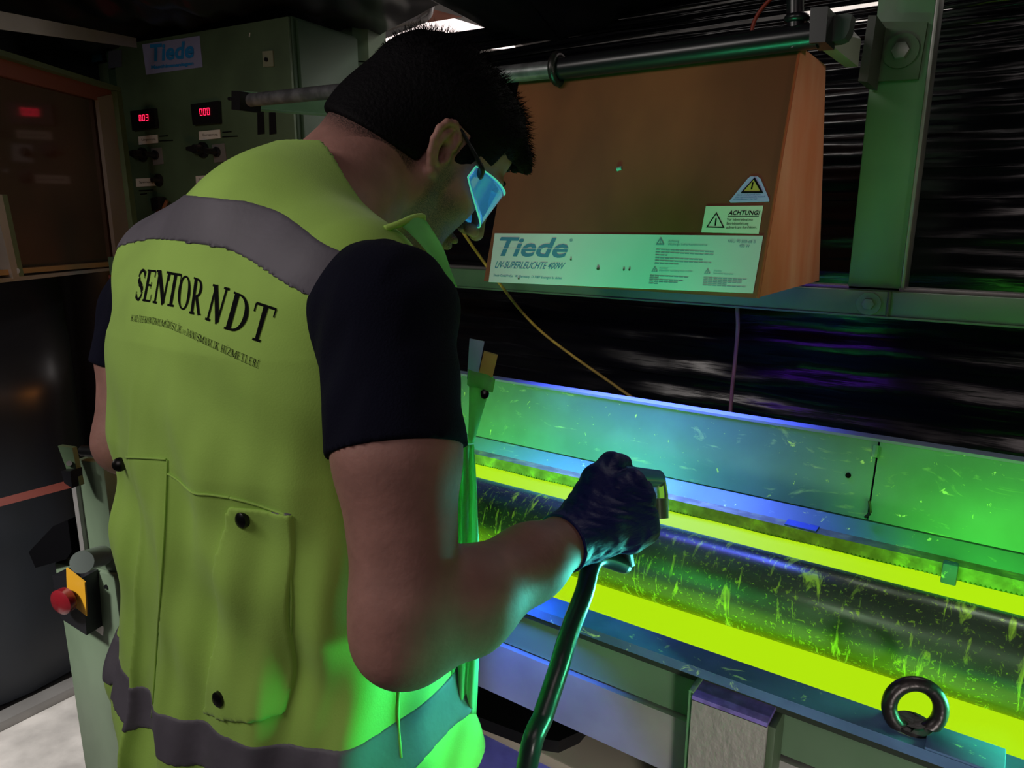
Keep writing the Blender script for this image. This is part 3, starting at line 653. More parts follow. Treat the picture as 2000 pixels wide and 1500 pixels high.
def tri_sign(cx, cy, s, par, name='warning_triangle', m=GI, th=.16, w=.0026):
    A = [(cx-s*.95, cy+s*.6), (cx+s*.95, cy+s*.65), (cx+s*.12, cy-s)]
    c_ = np.mean(A, 0); B = [tuple(c_+(np.array(a)-c_)*(1-th*2.2)) for a in A]; mb = MB()
    for i in range(3): lines_on(mb, [hq([A[i], A[(i+1) % 3], B[(i+1) % 3], B[i]], w)], (0, 0, 0))
    lines_on(mb, [hq([(cx-s*.08, cy+.42*s), (cx+.06*s, cy+.42*s), (cx+.16*s, cy-.35*s), (cx, cy-.35*s)], w)], (0, 0, 0))
    return mb.build(name, m, par)
tri_sign(1289, 473, 9, npl); tri_sign(1278, 527, 6.5, npl); tri_sign(1381, 531, 6.5, npl)
for x, y in ((1168, 525), (1218, 527), (1229, 527), (1115, 507), (1013, 544)): MB().cyl(hf(x, y, .002), hf(x, y, .0035), .0026 if x == 1168 else .0016, 10).build('spot', mat('brown_stain', (.05, .04, .02), .7), npl)
s1 = MB().prism([hf(x, y, .0006) for x, y in ((1370, 454), (1482, 457), (1491, 402), (1379, 403))], LN*.001).build('warning_sticker', mat('sticker_white', (.60, .72, .52), .5), hs); s1['label'] = 'pale rectangular warning sticker with black triangle'
text_on('lettering', 'ACHTUNG!', hq([(1422, 420), (1483, 420), (1485, 411), (1424, 411)], .002), INK, s1, bold=.02, shear=.1)
mb = MB(); lines_on(mb, [hq([(1421, 423.2), (1482, 423.2), (1482, 422), (1421, 422)], .002)], (0, 0, 0)); mb.build('underline', INK, s1)
text_on('lettering', 'Vor Inbetriebnahme\nBetriebsanleitung\naufmerksam durchlesen.', hq([(1418, 447), (1478, 446), (1481, 427), (1420, 426)], .002), INK, s1)
tri_sign(1397, 433, 19, s1, m=INK, th=.09, w=.002)
s2 = MB().prism([hf(x, y, .0006) for x, y in ((1425, 393), (1427, 396), (1502, 394), (1503, 391), (1486, 350), (1480, 345), (1466, 345), (1461, 349))], LN*.001).build('triangular_sticker', mat('sticker_blue_white', (.36, .42, .75), .5), hs); s2['label'] = 'bluish triangular sticker with yellow warning sign'
mb = MB(); lines_on(mb, [], (0, 0, 0)); vs = [mb.bm.verts.new(Vector(hf(x, y, .0022).tolist())) for x, y in ((1450, 375), (1488, 375), (1473, 350))]; mb.bm.faces.new(vs); mb.build('yellow_triangle', mat('sign_yellow', (.5, .40, .04), .5), s2)
mb = MB()
A = [(1446, 377), (1491, 377), (1474, 346)]; B = [(1452, 373.5), (1485, 373.5), (1472, 351)]
for i in range(3): lines_on(mb, [hq([A[i], A[(i+1) % 3], B[(i+1) % 3], B[i]], .0026)], (0, 0, 0))
lines_on(mb, [hq([(1466, 370), (1469, 370), (1472, 356), (1469, 356)], .0026)], (0, 0, 0)); mb.build('black_triangle', INK, s2)
text_on('lettering', 'Gerät wird partiell heiss\nUnit becomes partly heated\nEchauffement partiel', hq([(1431, 392), (1496, 390), (1492, 378), (1440, 379)], .0022), mat('sticker_ink', (.03, .07, .35), .5), s2)
MB().tube([hf(1205, 331, .0005), hf(1214, 328, .0005)], .0035, 8).build('paint_chip', mat('chip', (.15, .35, .3), .5), hs)

# cables
def cable(name, pts, r, m, label):
    o = MB().tube(smoothpath(pts, 8), r, 10).build(name, m, ang=0); return tag(o, label, 'cable')
cable('cable', [at(905, 455, 1.68), at(940, 505, 1.70), at(982, 562, 1.70), *[onY(x, y, 1.55) for x, y in ((1020, 610), (1060, 650), (1120, 696), (1190, 745), (1255, 790), (1300, 815))]], .0036, CYT, 'yellowish cable running diagonally behind the bench splash panel')
cable('cable', [onY(x, y, 1.55) for x, y in ((1441, 560), (1440, 600), (1441, 640), (1436, 700), (1430, 760), (1425, 830))], .0042, CPK, 'pinkish cable hanging straight down behind the bench')
cable('cable', [onY(x, y, 1.45) for x, y in ((1466, 75), (1472, 45), (1487, 18), (1512, -8), (1540, -30))], .0036, CRD, 'dark red cable curving up above the black pipe')

# ================================================================== BENCH
XL_, XR_ = -1.25, 1.1
bench = thing('inspection_bench', 'green magnetic particle inspection bench with open trough under the lamp', 'bench', (-.2, 1.0, 0))
def run(name, poly, m, x0=XL_, x1=XR_, par=bench, sm=False): return MB().prism([(x0, y, z) for y, z in poly], (x1-x0, 0, 0)).build(name, m, par, sm)
sx = onY(1708, 930, 1.245)[0]
def spl(z): return 1.222+.028*(z-.976)/.127
for a, b in ((XL_, sx-.0015), (sx+.0015, XR_)): run('splash_panel', [(1.222, .9775), (1.250, 1.102), (1.256, 1.102), (1.228, .9775)], TRAYP, a, b)
run('splash_lip', [(1.248, 1.102), (1.249, 1.1065), (1.275, 1.1065), (1.275, 1.102)], mat('lip_uv_lit', (.25, .36, .44), .35))  # bright blue of the lamp-lit edge put into the colour
run('ledge', [(1.195, .956), (1.221, .975), (1.235, .975), (1.235, .94), (1.195, .94)], TRAYP)
# rack with teeth
rk = MB(); nt_ = 300
XK = np.linspace(-1.1, .75, nt_*2+1); zr0, zr1 = .933, .956
v0 = [rk.bm.verts.new((x, 1.17, zr0+(.0042 if i % 2 else 0))) for i, x in enumerate(XK)]; v1 = [rk.bm.verts.new((x, 1.17, zr1)) for x in XK]
v2 = [rk.bm.verts.new((x, 1.195, zr1)) for x in XK]; v3 = [rk.bm.verts.new((x, 1.195, zr0+(.0042 if i % 2 else 0))) for i, x in enumerate(XK)]
for i in range(len(XK)-1):
    for a, b in ((v0, v1), (v1, v2), (v3, v0)): rk.bm.faces.new((a[i], a[i+1], b[i+1], b[i]))
rk.build('toothed_rack', RACKM, bench, False)
for px, w in ((1535, .05), (875, .03)):
    p = onY(px, 1012, 1.18); MB().box((p[0], 1.172, .9555), (p[0]+w, 1.196, .959), .001).build('clip', TRAYB, bench)
p = onY(1857, 1105, 1.17); MB().box((p[0]-.010, 1.155, .928), (p[0]+.010, 1.172, .962), .003).build('clip', TRAYB, bench)
c = onY(1657, 928, 1.236); MB().cyl(c-np.array([0, .003, 0]), c, .0042, 16).build('hole', INK, bench)
MB().tube([onY(1712, 870, 1.244), onY(1708, 893, 1.238)], .005, 8).build('latch', TRAYP, bench)
MB().tube([onY(1698, 978, 1.218), onY(1700, 1000, 1.215), onY(1690, 1010, 1.212), onY(1699, 1004, 1.21)], .0022, 8).build('latch_wire', STEELD, bench)
# trough
TRD = mat('trough_paint', (.10, .24, .05), .35, noise=.2, nscale=9); speckle(TRD, 60, .6, (.3, .6, .03), .15, (1, 1, 1), .6, .1)
run('trough_floor', [(.80, .895), (1.19, .895), (1.19, .885), (.80, .885)], TRD)
run('trough_front_wall', [(.765, .945), (.785, .928), (.80, .885), (.765, .885)], TRD)
run('trough_back_wall', [(1.175, .885), (1.175, .936), (1.195, .94), (1.195, .885)], TRD)
fl = MB(); 
def fsurf(u, v): x = XL_+.01+(XR_-XL_-.02)*u; y = .790+(1.172-.790)*v; return x, y, .921+.012*max(0, v-.78)/.22+.0006*math.sin(x*40+y*30)
fl.grid(fsurf, 120, 16); o = fl.build('fluorescent_liquid', FLUID, ang=0); tag(o, 'bright yellow green fluorescent liquid lying in the bench trough', 'liquid', kind='stuff')
# shaft under inspection
o = MB(); o.tube([(-1.15, .91, .965), (-1.14, .91, .965), (1.0, .91, .965)], [.050, .055, .055], 96); o = o.build('steel_shaft', SHAFTM, None, True, 30); tag(o, 'long round steel shaft lying lengthwise in the trough, streaked with glowing powder', 'shaft')
# front bar
zB = .95
bar = run('front_bar', [(.7236, zB), (.7236, zB-.012), (.735, zB-.014), (.765, zB-.02), (.765, zB-.003), (.7625, zB)], TRAYB)
run('front_seam', [(.7255, zB-.012), (.7285, zB-.022), (.74, zB-.022), (.74, zB-.012)], mat('seam_dark', (.02, .03, .02), .6))
run('upper_front_panel', [(.742, .868), (.742, .93), (.75, .93), (.75, .868)], mat('front_green', (.13, .22, .13), .32, .2, noise=.15, nscale=4))
run('lower_front_panel', [(.735, .785), (.735, .865), (.75, .865), (.75, .785)], PLATEM, XL_, onY(1350, 1420, .735)[0]+.3)
run('lower_front_panel', [(.737, .70), (.737, .868), (.75, .868), (.75, .70)], mat('front_grey', (.15, .15, .14), .5, noise=.15, nscale=5), onY(1350, 1420, .735)[0]+.3, XR_)
# rest of the bench body, legs and base
run('back_body', [(1.20, .55), (1.26, .55), (1.26, .94), (1.20, .94)], GREEN)
for x in (-1.15, 1.0):
    for y in (.80, 1.18): MB().box((x-.03, y-.03, 0), (x+.03, y+.03, .89), .004).build('leg', GREEN, bench)
MB().box((XL_, .78, .66), (XR_, 1.24, .68), .004).build('lower_shelf', mat('shelf_cream', (.50, .44, .36), .5), bench)
# flat black slab standing in for the dark opening under the bench
tp = onZ(1112, 1452, .70); k_ = .05
pol = [(-1.2, tp[1]-.10), (tp[0]-k_, tp[1]-.02), (tp[0]-.015, tp[1]-.005), (tp[0], tp[1]+.03), (tp[0], 1.19), (-1.2, 1.19)]
o = MB().prism([(x, y, .68) for x, y in pol], (0, 0, .02)).build('dark_opening_slab', BLACK); tag(o, 'flat black shape with rounded corner standing for the dark opening over the cream lower shelf', 'mat')
# block post
blk = thing('support_block', 'worn grey steel block standing against the front bar', 'block', (-.2, .70, .5))
kz = .934
k4 = [onZ(x, y, kz) for x, y in ((1352, 1358), (1500, 1410), (1515, 1365), (1370, 1313))]
k4 = [np.array([k4[0][0], k4[0][1], kz]), np.array([k4[1][0], k4[0][1]+.002, kz]), np.array([k4[1][0], .738, kz]), np.array([k4[0][0], .738, kz])]
lo_ = np.array([0, 0, -.25])
MB().hexa([*[k+lo_ for k in k4], *[k-np.array([0, 0, .006]) for k in k4]]).build('column', WORN, blk)
MB().hexa([*[k-np.array([0, 0, .005]) for k in k4], *k4]).build('cap', mat('cap_uv_lit', (.17, .13, .42), .45, noise=.3, nscale=60), blk)  # purple from the ultraviolet lamp put into the top's colour
MB().box((k4[0][0]-.006, k4[0][1]+.004, .66), (k4[0][0], .738, kz+.002), .001).build('side_strip', GREEN, blk)
MB().box((k4[1][0], k4[0][1]+.006, .66), (k4[1][0]+.008, .738, kz-.006), .001).build('side_strip', GREEND, blk)
# eyebolt
ec = at(1787, 1382, .727); eb = thing('eyebolt', 'dark forged eyebolt screwed into the front bar', 'eyebolt', (ec[0], ec[1], zB))
nr = _n(np.array([CP[0]-ec[0]+.35, CP[1]-ec[1], .15]))
MB().torus(ec, nr, .0245, .0075, 40, 14).build('ring', STEELD, eb)
MB().tube([(ec[0], ec[1], zB), (ec[0], ec[1], zB+.004), (ec[0], ec[1], zB+.006), (ec[0], ec[1], ec[2]-.02)], [.0185, .0185, .012, .009], 24).build('shank', STEELD, eb)
p = onZ(1890, 1470, zB); MB().box((p[0]-.035, .7236, zB), (p[0]+.03, .766, zB+.003), .001).build('end_plate', TRAYB, bench)
#=PART3=
# ================================================================== PERSON
person = thing('person', 'person in yellow green safety vest and navy t-shirt bending over the bench, gloved hand forward', 'person', (-.655, .46, 0))
# head frame
yaw, pit, rol = [math.radians(v) for v in (25, 38, 9)]
G = np.array([math.sin(yaw)*math.cos(pit), math.cos(yaw)*math.cos(pit), -math.sin(pit)])
U = np.array([math.sin(yaw)*math.sin(pit), math.cos(yaw)*math.sin(pit), math.cos(pit)])
Rr = np.cross(G, U); Rr, U = Rr*math.cos(rol)-U*math.sin(rol), U*math.cos(rol)+Rr*math.sin(rol)
HO = at(866, 287, .85)-.078*Rr+.008*G; HB = np.stack([Rr, G, U])
def H(x, y, z): return HO+x*Rr+y*G+z*U
# arms (joints measured in the photograph)
SR, UR, ER = at(757, 612, .63), at(776, 885, .60), at(798, 1215, .605)
FM, WR = at(905, 1175, .635), at(1125, 1045, .755)
SL, UL, EL = at(290, 605, .90), at(268, 690, .90), at(252, 862, .895)
WL = np.array([-.715, .622, 1.115])
ZT = np.array([.78, .84, .95, 1.10, 1.22, 1.33, 1.40, 1.47])
TX = np.array([-.628, -.630, -.636, -.643, -.650, -.656, -.659, -.660]); TY = np.array([.46, .46, .462, .465, .468, .478, .488, .50])
TA = np.array([.212, .216, .211, .204, .202, .197, .190, .175]); TB = np.array([.138, .142, .136, .128, .126, .118, .100, .08])
NB, NT = np.array([-.650, .520, 1.42]), H(0, -.035, -.045)
def torso(X, Y, Z, g=0., top=.0):
    z = np.clip(Z, ZT[0], ZT[-1]); cx = np.interp(z, ZT, TX); cy = np.interp(z, ZT, TY); a = np.interp(z, ZT, TA)+g; b = np.interp(z, ZT, TB)+g
    n = 2.5; x = np.abs(X-cx)/a; y = np.abs(Y-cy)/b
    d = ((x**n+y**n)**(1/n)-1)*np.minimum(a, b)*1.0
    p = (Z-(1.462+g+top-.26*np.sqrt((X+.66)**2+.0016)+.15*(Y-.47)))*.95
    k = .07; h = np.maximum(k-np.abs(d-p), 0)/k
    return (np.maximum(d, p)+h*h*k*.25).astype('f')
def neckc(F, g, k=.03): F.cone(NB, NT+(NT-NB)*0, .070+g, .058+g, k)
def seg_d(X, Y, Z, a, b, ra, rb):
    a = np.array(a, float); b = np.array(b, float); ab = b-a
    t = np.clip(((X-a[0])*ab[0]+(Y-a[1])*ab[1]+(Z-a[2])*ab[2])/ab.dot(ab), 0, 1)
    return (np.sqrt((X-a[0]-t*ab[0])**2+(Y-a[1]-t*ab[1])**2+(Z-a[2]-t*ab[2])**2)-(ra+(rb-ra)*t)).astype('f')
def smn(a, b, k): h = np.maximum(k-np.abs(a-b), 0)/k; return np.minimum(a, b)-h*h*k*.25
def upper(X, Y, Z, d, g):
    for s in (1, -1): d = smn(d, seg_d(X, Y, Z, NB+np.array([0, -.02, .015]), (-.66+s*.145, .475, 1.395), .055+g, .046+g), .05)
    d = smn(d, seg_d(X, Y, Z, NB, NT, .068+g, .058+g), .05)
    return smn(d, seg_d(X, Y, Z, NB+np.array([0, -.03, -.03]), NT+HB[1]*-.02, .060+g, .052+g), .05)
# ---- body: one continuous surface
B = Field(axis([(-.97, -.70, .004), (-.70, -.40, .0021), (-.40, -.25, .0035)]), axis([(.29, .52, .0040), (.52, .84, .0021)]), axis([(.88, 1.36, .0042), (1.36, 1.72, .0021)]))
B.op(lambda X, Y, Z: np.maximum(torso(X, Y, Z, -.024, .006), .93-Z))
B.cone(NB, NT, .068, .058, .05)
B.cone(NB+np.array([0, -.03, -.03]), NT+HB[1]*-.02, .060, .052, .05)
for s in (1, -1):                                            # trapezius
    B.cone(NB+np.array([0, -.02, .015]), np.array([-.66+s*.13, .475, 1.395]), .055, .045, .05)
B.chain([SR, UR, ER], [.055, .050, .042], .02); B.chain([ER, FM, FM*.45+WR*.55, WR], [.040, .044, .034, .0255], .02)
B.cone(ER+np.array([-.0, -.008, -.012]), ER+np.array([0, -.012, .02]), .034, .03, .03)
B.chain([SL, UL, EL], [.046, .043, .038], .02); B.chain([EL, EL*.7+WL*.3, WL], [.037, .040, .026], .02)
# hands
def hand(F, w, d, t, g=0, k=.008, curl=1.0, s=1.0):
    d = _n(d); t = _n(t-d*np.dot(t, d)); b = np.cross(d, t) if s > 0 else np.cross(t, d)   # b: back of the hand
    q = lambda x, y, z: w+d*x+t*y+b*z
    F.cone(q(-.01, 0, 0), q(.03, 0, 0), .026+g, .027+g, .02)
    for y in (-.026, -.009, .009, .026): F.cone(q(.015, y*.6, .002), q(.085, y, .004-.1*abs(y)), .0155+g, .0125+g, .012)
    L = [(.030, .92, .040, .024, .019), (.010, 1., .044, .027, .020), (-.010, .95, .040, .025, .019), (-.029, .84, .032, .019, .017)]
    for i, (y, f, a1, a2, a3) in enumerate(L):
        k0 = q(.086*f+.004, y, .004-.003*abs(i-1)); c = curl
        p1 = k0+(d*math.cos(.95*c)-b*math.sin(.95*c))*a1-t*y*.10
        p2 = p1+(d*math.cos(2.3*c)-b*math.sin(2.3*c))*a2; p3 = p2+(d*math.cos(3.3*c)-b*math.sin(3.3*c))*a3
        r = (.0105 if i < 3 else .0092)+g
        F.cone(q(.06, y, .003), k0, .012+g, r+.0012, .008)
        for u, v, r1, r2 in ((k0, p1, r+.0008, r), (p1, p2, r, r*.93), (p2, p3, r*.93, r*.82)): F.cone(u, v, r1, r2, .0035)
    T = [q(.018, .022, -.006), q(.050, .044, -.012), q(.080, .052, -.022), q(.102, .046, -.034)]
    F.cone(T[0], T[1], .0165+g, .014+g, .012); F.cone(T[1], T[2], .0135+g, .0115+g, .005); F.cone(T[2], T[3], .0115+g, .0090+g, .004)
    return q
HD = _n(np.array([.42, .88, .16])); HT = np.array([-.25, .25, 1.0])
hand(B, WR, HD, HT, -.0045)
hand(B, WL, np.array([.85, .35, .1]), np.array([.1, -.2, .95]), curl=.9, s=-1)
# head
hb = dict(B=HB)
B.ell(H(0, -.014, .040), (.077, .099, .084), .0, **hb)
B.ell(H(0, .030, .045), (.066, .064, .060), .03, **hb)                    # forehead
B.ell(H(0, .040, -.030), (.062, .054, .080), .03, **hb)                   # face mass
B.ell(H(0, -.055, .005), (.060, .050, .055), .03, **hb)                   # occiput
B.ell(H(0, -.070, -.022), (.052, .042, .052), .03, **hb)
for s in (1, -1):
    B.cone(H(s*.056, .002, -.055), H(s*.018, .074, -.108), .020, .017, .03)   # jaw
    B.cone(H(s*.058, .0, -.02), H(s*.056, .0, -.060), .018, .018, .02)
    B.ell(H(s*.044, .052, -.028), (.022, .026, .022), .02, **hb)          # cheekbone
    B.ell(H(s*.030, .084, .022), (.024, .012, .008), .012, **hb)          # brow
    B.ell(H(s*.031, .094, .004), (.016, .014, .011), .010, mode='s', **hb)
    B.ell(H(s*.031, .078, .004), (.0125, .0125, .0125), .004, **hb)
B.ell(H(0, .078, -.106), (.020, .018, .016), .015, **hb)
B.chain([H(0, .094, .012), H(0, .108, -.014), H(0, .122, -.040)], [.008, .0085, .0105], .010)
for s in (1, -1):
    B.ell(H(s*.013, .108, -.043), (.0085, .012, .0085), .006, **hb)
    B.ell(H(s*.0075, .112, -.051), (.0042, .0075, .0045), .002, mode='s', **hb)
B.ell(H(0, .094, -.068), (.024, .012, .0065), .006, **hb); B.ell(H(0, .092, -.079), (.021, .012, .0075), .006, **hb)
B.ell(H(0, .108, -.0735), (.026, .012, .0014), .002, mode='s', **hb)
# ears
for s in (1, -1):
    ti = math.radians(14)
    def e(f, u, o, s=s): f, u, o = f/1000, u/1000, o/1000; f2 = f*math.cos(ti)-u*math.sin(ti); u2 = f*math.sin(ti)+u*math.cos(ti); return H(s*(.0715+o), -.006+f2, -.004+u2)
    fd = e(1, 0, 0)-e(0, 0, 0); ud = e(0, 1, 0)-e(0, 0, 0); od = e(0, 0, 1)-e(0, 0, 0)
    EBs = np.stack([_n(fd*1-.0*od), _n(ud), _n(od)]); EBs[0] = _n(fd/np.linalg.norm(fd)+.33*od/np.linalg.norm(od)*-1*-1*-1); EBs[2] = _n(np.cross(EBs[0], EBs[1])); EBs[2] *= np.sign(EBs[2].dot(od))
    B.ell(e(-3, 2, 7), (.0165, .029, .0042), .004, B=EBs)
    B.chain([e(7, 3, 5), e(12, 9, 5), e(13, 20, 7), e(8, 29, 8.5), e(-1, 33.5, 10.5), e(-11, 30, 13), e(-17, 20, 15), e(-18, 6, 15), e(-15, -8, 13), e(-10, -19, 11), e(-5, -26, 9.5)], [.0030, .0034, .0036, .0038, .0040, .0041, .0041, .0040, .0038, .0040, .0050], .003)
    B.cone(e(-4, -28, 9), e(2, -29, 7), .0058, .0050, .005)
    B.chain([e(1, 23, 10), e(-7, 16, 12.5), e(-10, 5, 13.5), e(-8, -7, 12.5), e(-2, -15, 10.5)], [.0026, .0034, .0036, .0034, .0030], .004)
    B.ell(e(1, -1, 11), (.0072, .0115, .009), .004, mode='s', B=EBs)
    B.ell(e(4, -6, 8), (.0045, .006, .010), .003, mode='s', B=EBs)
    B.ell(e(9.5, -5, 6.5), (.0042, .0068, .0042), .004, B=EBs)
    B.ell(e(5, 20, 12), (.0040, .0075, .0045), .003, mode='s', B=EBs)
body_me = B.mesh('body')
# skin with stubble and cropped hair shading as the skin's own colour
att = np.zeros(len(B.V)); L = (B.V-HO)@HB.T
def sst(a, b, x): t = np.clip((x-a)/(b-a), 0, 1); return t*t*(3-2*t)
face = sst(-.022, -.045, L[:, 2]+.10*(L[:, 1]-.03))*sst(-.005, .012, L[:, 1])*sst(-.150, -.128, L[:, 2])*(1-sst(.100, .112, L[:, 1]))
face = np.maximum(face, sst(.0, .012, L[:, 1])*sst(.034, .024, L[:, 1])*sst(.02, .0, np.abs(L[:, 2]+.03)-.01))
face *= sst(.10, .085, np.abs(L[:, 0]))*sst(.30, .2, np.abs(L[:, 1]))*(np.abs(L[:, 2]) < .16)
nearh = (np.abs(L[:, 0]) < .083)&(np.abs(L[:, 1]) < .15)&(np.abs(L[:, 2]) < .17)
nape = sst(-.030, .002, L[:, 2]-(-.034+.15*(L[:, 1]+.022)))*sst(-.012, -.03, L[:, 1])*nearh
def col_attr(me, name, vals):
    a = me.attributes.new(name, 'FLOAT', 'POINT'); a.data.foreach_set('value', vals.astype('f'))
col_attr(body_me, 'stubble', face*nearh); col_attr(body_me, 'nape', nape)
nt = SKIN.node_tree; bs = nt.nodes['Principled BSDF']; src = bs.inputs['Base Color'].links[0].from_socket
for an, colr, sc, amt, lo_, hi_ in (('stubble', (.07, .055, .05, 1), 900, 1.0, .38, .62), ('nape', (.012, .010, .010, 1), 600, 1.1, .30, .62)):
    A = nt.nodes.new('ShaderNodeAttribute'); A.attribute_name = an
    nz = nt.nodes.new('ShaderNodeTexNoise'); nz.inputs['Scale'].default_value = sc; tc = nt.nodes.new('ShaderNodeTexCoord'); nt.links.new(tc.outputs['Object'], nz.inputs[0])
    mr = nt.nodes.new('ShaderNodeMapRange'); mr.inputs[1].default_value = lo_; mr.inputs[2].default_value = hi_; mr.inputs[3].default_value = .35; nt.links.new(nz.outputs[0], mr.inputs[0])
    mu = nt.nodes.new('ShaderNodeMath'); mu.operation = 'MULTIPLY'; mu.use_clamp = True; nt.links.new(A.outputs['Fac'], mu.inputs[0]); nt.links.new(mr.outputs[0], mu.inputs[1])
    mx = nt.nodes.new('ShaderNodeMix'); mx.data_type = 'RGBA'; nt.links.new(mu.outputs[0], mx.inputs[0]); nt.links.new(src, mx.inputs[6]); mx.inputs[7].default_value = colr; src = mx.outputs[2]
nt.links.new(src, bs.inputs['Base Color'])
link('body', body_me, SKIN, person)

# ---- hair
def hairmask(l):                        # local coords -> signed: >0 inside the hair region
    x, y, z = l
    front = .078-.55*np.maximum(0, .055-z)            # hairline at the front
    low = np.where(y > .060, .050+.0*y, np.where(y > .036, .022, np.where(y > .012, -.022-.006*np.sin(y*900), np.where(y > -.022, .030, -.034+.15*(y+.022)))))
    return np.minimum(front-y, z-low)
HF = Field(axis([(HO[0]-.16, HO[0]+.2, .0022)]), axis([(HO[1]-.16, HO[1]+.17, .0022)]), axis([(HO[2]-.09, HO[2]+.17, .0022)]))
def hloc(X, Y, Z):
    dx, dy, dz = X-HO[0], Y-HO[1], Z-HO[2]
    return [HB[i][0]*dx+HB[i][1]*dy+HB[i][2]*dz for i in range(3)]
def ellf(l, c, r):
    q = [(l[i]-c[i])/r[i] for i in range(3)]; k0 = np.sqrt(q[0]**2+q[1]**2+q[2]**2); k1 = np.sqrt((q[0]/r[0])**2+(q[1]/r[1])**2+(q[2]/r[2])**2)+1e-9
    return k0*(k0-1)/k1
def hairf(X, Y, Z):
    l = hloc(X, Y, Z); x, y, z = l
    th = .0026+.0035*sst(.03, .085, z)+.005*sst(.02, .07, y)*sst(.03, .06, z)
    d = ellf(l, (0, -.014, .040), (.077, .099, .084))
    d2 = ellf(l, (0, .030, .045), (.066, .064, .060)); k = .03; h = np.maximum(k-np.abs(d-d2), 0)/k; d = np.minimum(d, d2)-h*h*k*.25
    d2 = ellf(l, (0, -.055, .005), (.060, .050, .055)); h = np.maximum(k-np.abs(d-d2), 0)/k; d = np.minimum(d, d2)-h*h*k*.25
    d2 = ellf(l, (0, -.070, -.022), (.052, .042, .052)); h = np.maximum(k-np.abs(d-d2), 0)/k; d = np.minimum(d, d2)-h*h*k*.25
    nk = smn(seg_d(X, Y, Z, NB, NT, .068, .058), seg_d(X, Y, Z, NB+np.array([0, -.03, -.03]), NT+HB[1]*-.02, .060, .052), .05); d = smn(d, nk, .05)
    d = d-th-.0018*np.sin(x*300+y*190)*np.sin(y*260-z*120)*sst(.05, .09, z)
    m = -hairmask(l)*.8; k = .008; h = np.maximum(k-np.abs(d-m), 0)/k
    return np.maximum(d, m)+h*h*k*.25
HF.op(hairf)
# fringe falling over the forehead
for x in np.linspace(-.045, .05, 9):
    HF.cone(H(x, .066, .094-.4*abs(x)), H(x*1.02, .092+.003*math.sin(x*200), .080+.003*math.sin(x*333)-.3*abs(x)), .014, .011, .010)
    HF.cone(H(x*1.02, .092, .078-.3*abs(x)), H(x*1.05, .104, .058+.004*math.sin(x*250)), .010, .006, .008)
hm = HF.mesh('hair'); hair = link('hair', hm, HAIR, person)
# loose strands standing on the crown
V = HF.V; Lh = (V-HO)@HB.T
cand = np.nonzero((Lh[:, 2] > .045))[0]; pick = rng.choice(cand, 5200)
base = V[pick]; ctr = H(0, -.014, .03); nrm = base-ctr; nrm /= np.linalg.norm(nrm, axis=1)[:, None]
lh = Lh[pick]; ln = rng.uniform(.004, .016, len(pick))*sst(.05, .10, lh[:, 2]); ln = ln+.002
dr = nrm+rng.normal(0, .45, nrm.shape)+G*.25; dr /= np.linalg.norm(dr, axis=1)[:, None]
sd = np.cross(dr, rng.normal(0, 1, dr.shape)); sd /= np.linalg.norm(sd, axis=1)[:, None]; w_ = .00035
tip = base+dr*ln[:, None]; mid = base+dr*ln[:, None]*.5+nrm*.0006
vv = np.stack([base-nrm*.002-sd*w_, base-nrm*.002+sd*w_, mid+sd*w_*.8, mid-sd*w_*.8, tip], 1).reshape(-1, 3)
i0 = np.arange(len(pick))*5; me = bpy.data.meshes.new('strands')
me.from_pydata(vv.tolist(), [], np.stack([i0, i0+1, i0+2, i0+3], 1).tolist()+np.stack([i0+3, i0+2, i0+4], 1).tolist())
hs_ = link('hair_strands', me, mat('hair_fibre', (.004, .003, .004), .9, spec=.08), person); hs_['kind'] = 'stuff'
# ---- eyebrows
for s in (1, -1): MB().tube([H(s*.014, .101, .021), H(s*.030, .098, .028), H(s*.050, .080, .022)], [.003, .0038, .002], 8).build('eyebrow', HAIR, person, ang=0)

# ---- t-shirt
TS = Field(axis([(-.97, -.30, .0030)]), axis([(.28, .70, .0030)]), axis([(1.02, 1.50, .0030)]))
TS.op(lambda X, Y, Z: upper(X, Y, Z, torso(X, Y, Z, -.014, .0), .005))
def sleeve(F, a, b, ra, rb, k=.03): F.cone(a, b, ra, rb, k)
hemR = at(777, 882, .60); aR = np.array([-.490, .467, 1.395])
TS.cone(aR+np.array([-.03, 0, -.028]), SR, .046, .0585, .02)
TS.cone(SR, UR+(UR-SR)*.25, .0595, .0595, .02)
TS.cone(SL, UL+(UL-SL)*.25, .052, .050, .02)
TS.cone(np.array([-.80, .468, 1.38]), SL, .048, .050, .02)
TS.op(lambda X, Y, Z: (.0022*np.sin(X*60+Z*25+Y*35)+.0012*np.sin(X*140-Z*70)+TS.F[TS.sub([-9]*3, [9]*3)[0]]).astype('f'), k=0, mode='x')
def cutplane(F, p, n, lo, hi): F.op(lambda X, Y, Z: ((X-p[0])*n[0]+(Y-p[1])*n[1]+(Z-p[2])*n[2]).astype('f')+0*X, lo, hi, .0, 'x')
nR = _n(UR-SR); nL = _n(UL-SL)
cutplane(TS, hemR, nR, [-.495, .2, 1.0], [-.2, .8, 1.35])
cutplane(TS, UL+nL*.022, nL, [-1, .2, 1.0], [-.835, .8, 1.37])
neck_c = NB*.5+NT*.5
def neckhole(F, r1, r2, cx, cy, tilt=.25):
    F.op(lambda X, Y, Z: ((np.sqrt(((X-cx)/r1)**2+((Y-cy-tilt*(Z-1.45))/r2)**2)-1)*min(r1, r2)).astype('f'), [-.95, .2, 1.36], [-.3, .9, 1.6], .0, 's')
TS.op(lambda X, Y, Z: ((Y-.47)*.55+(Z-1.45)-.045+0*X).astype('f'), mode='x')
link('t_shirt', TS.mesh('t_shirt'), SHIRT, person)

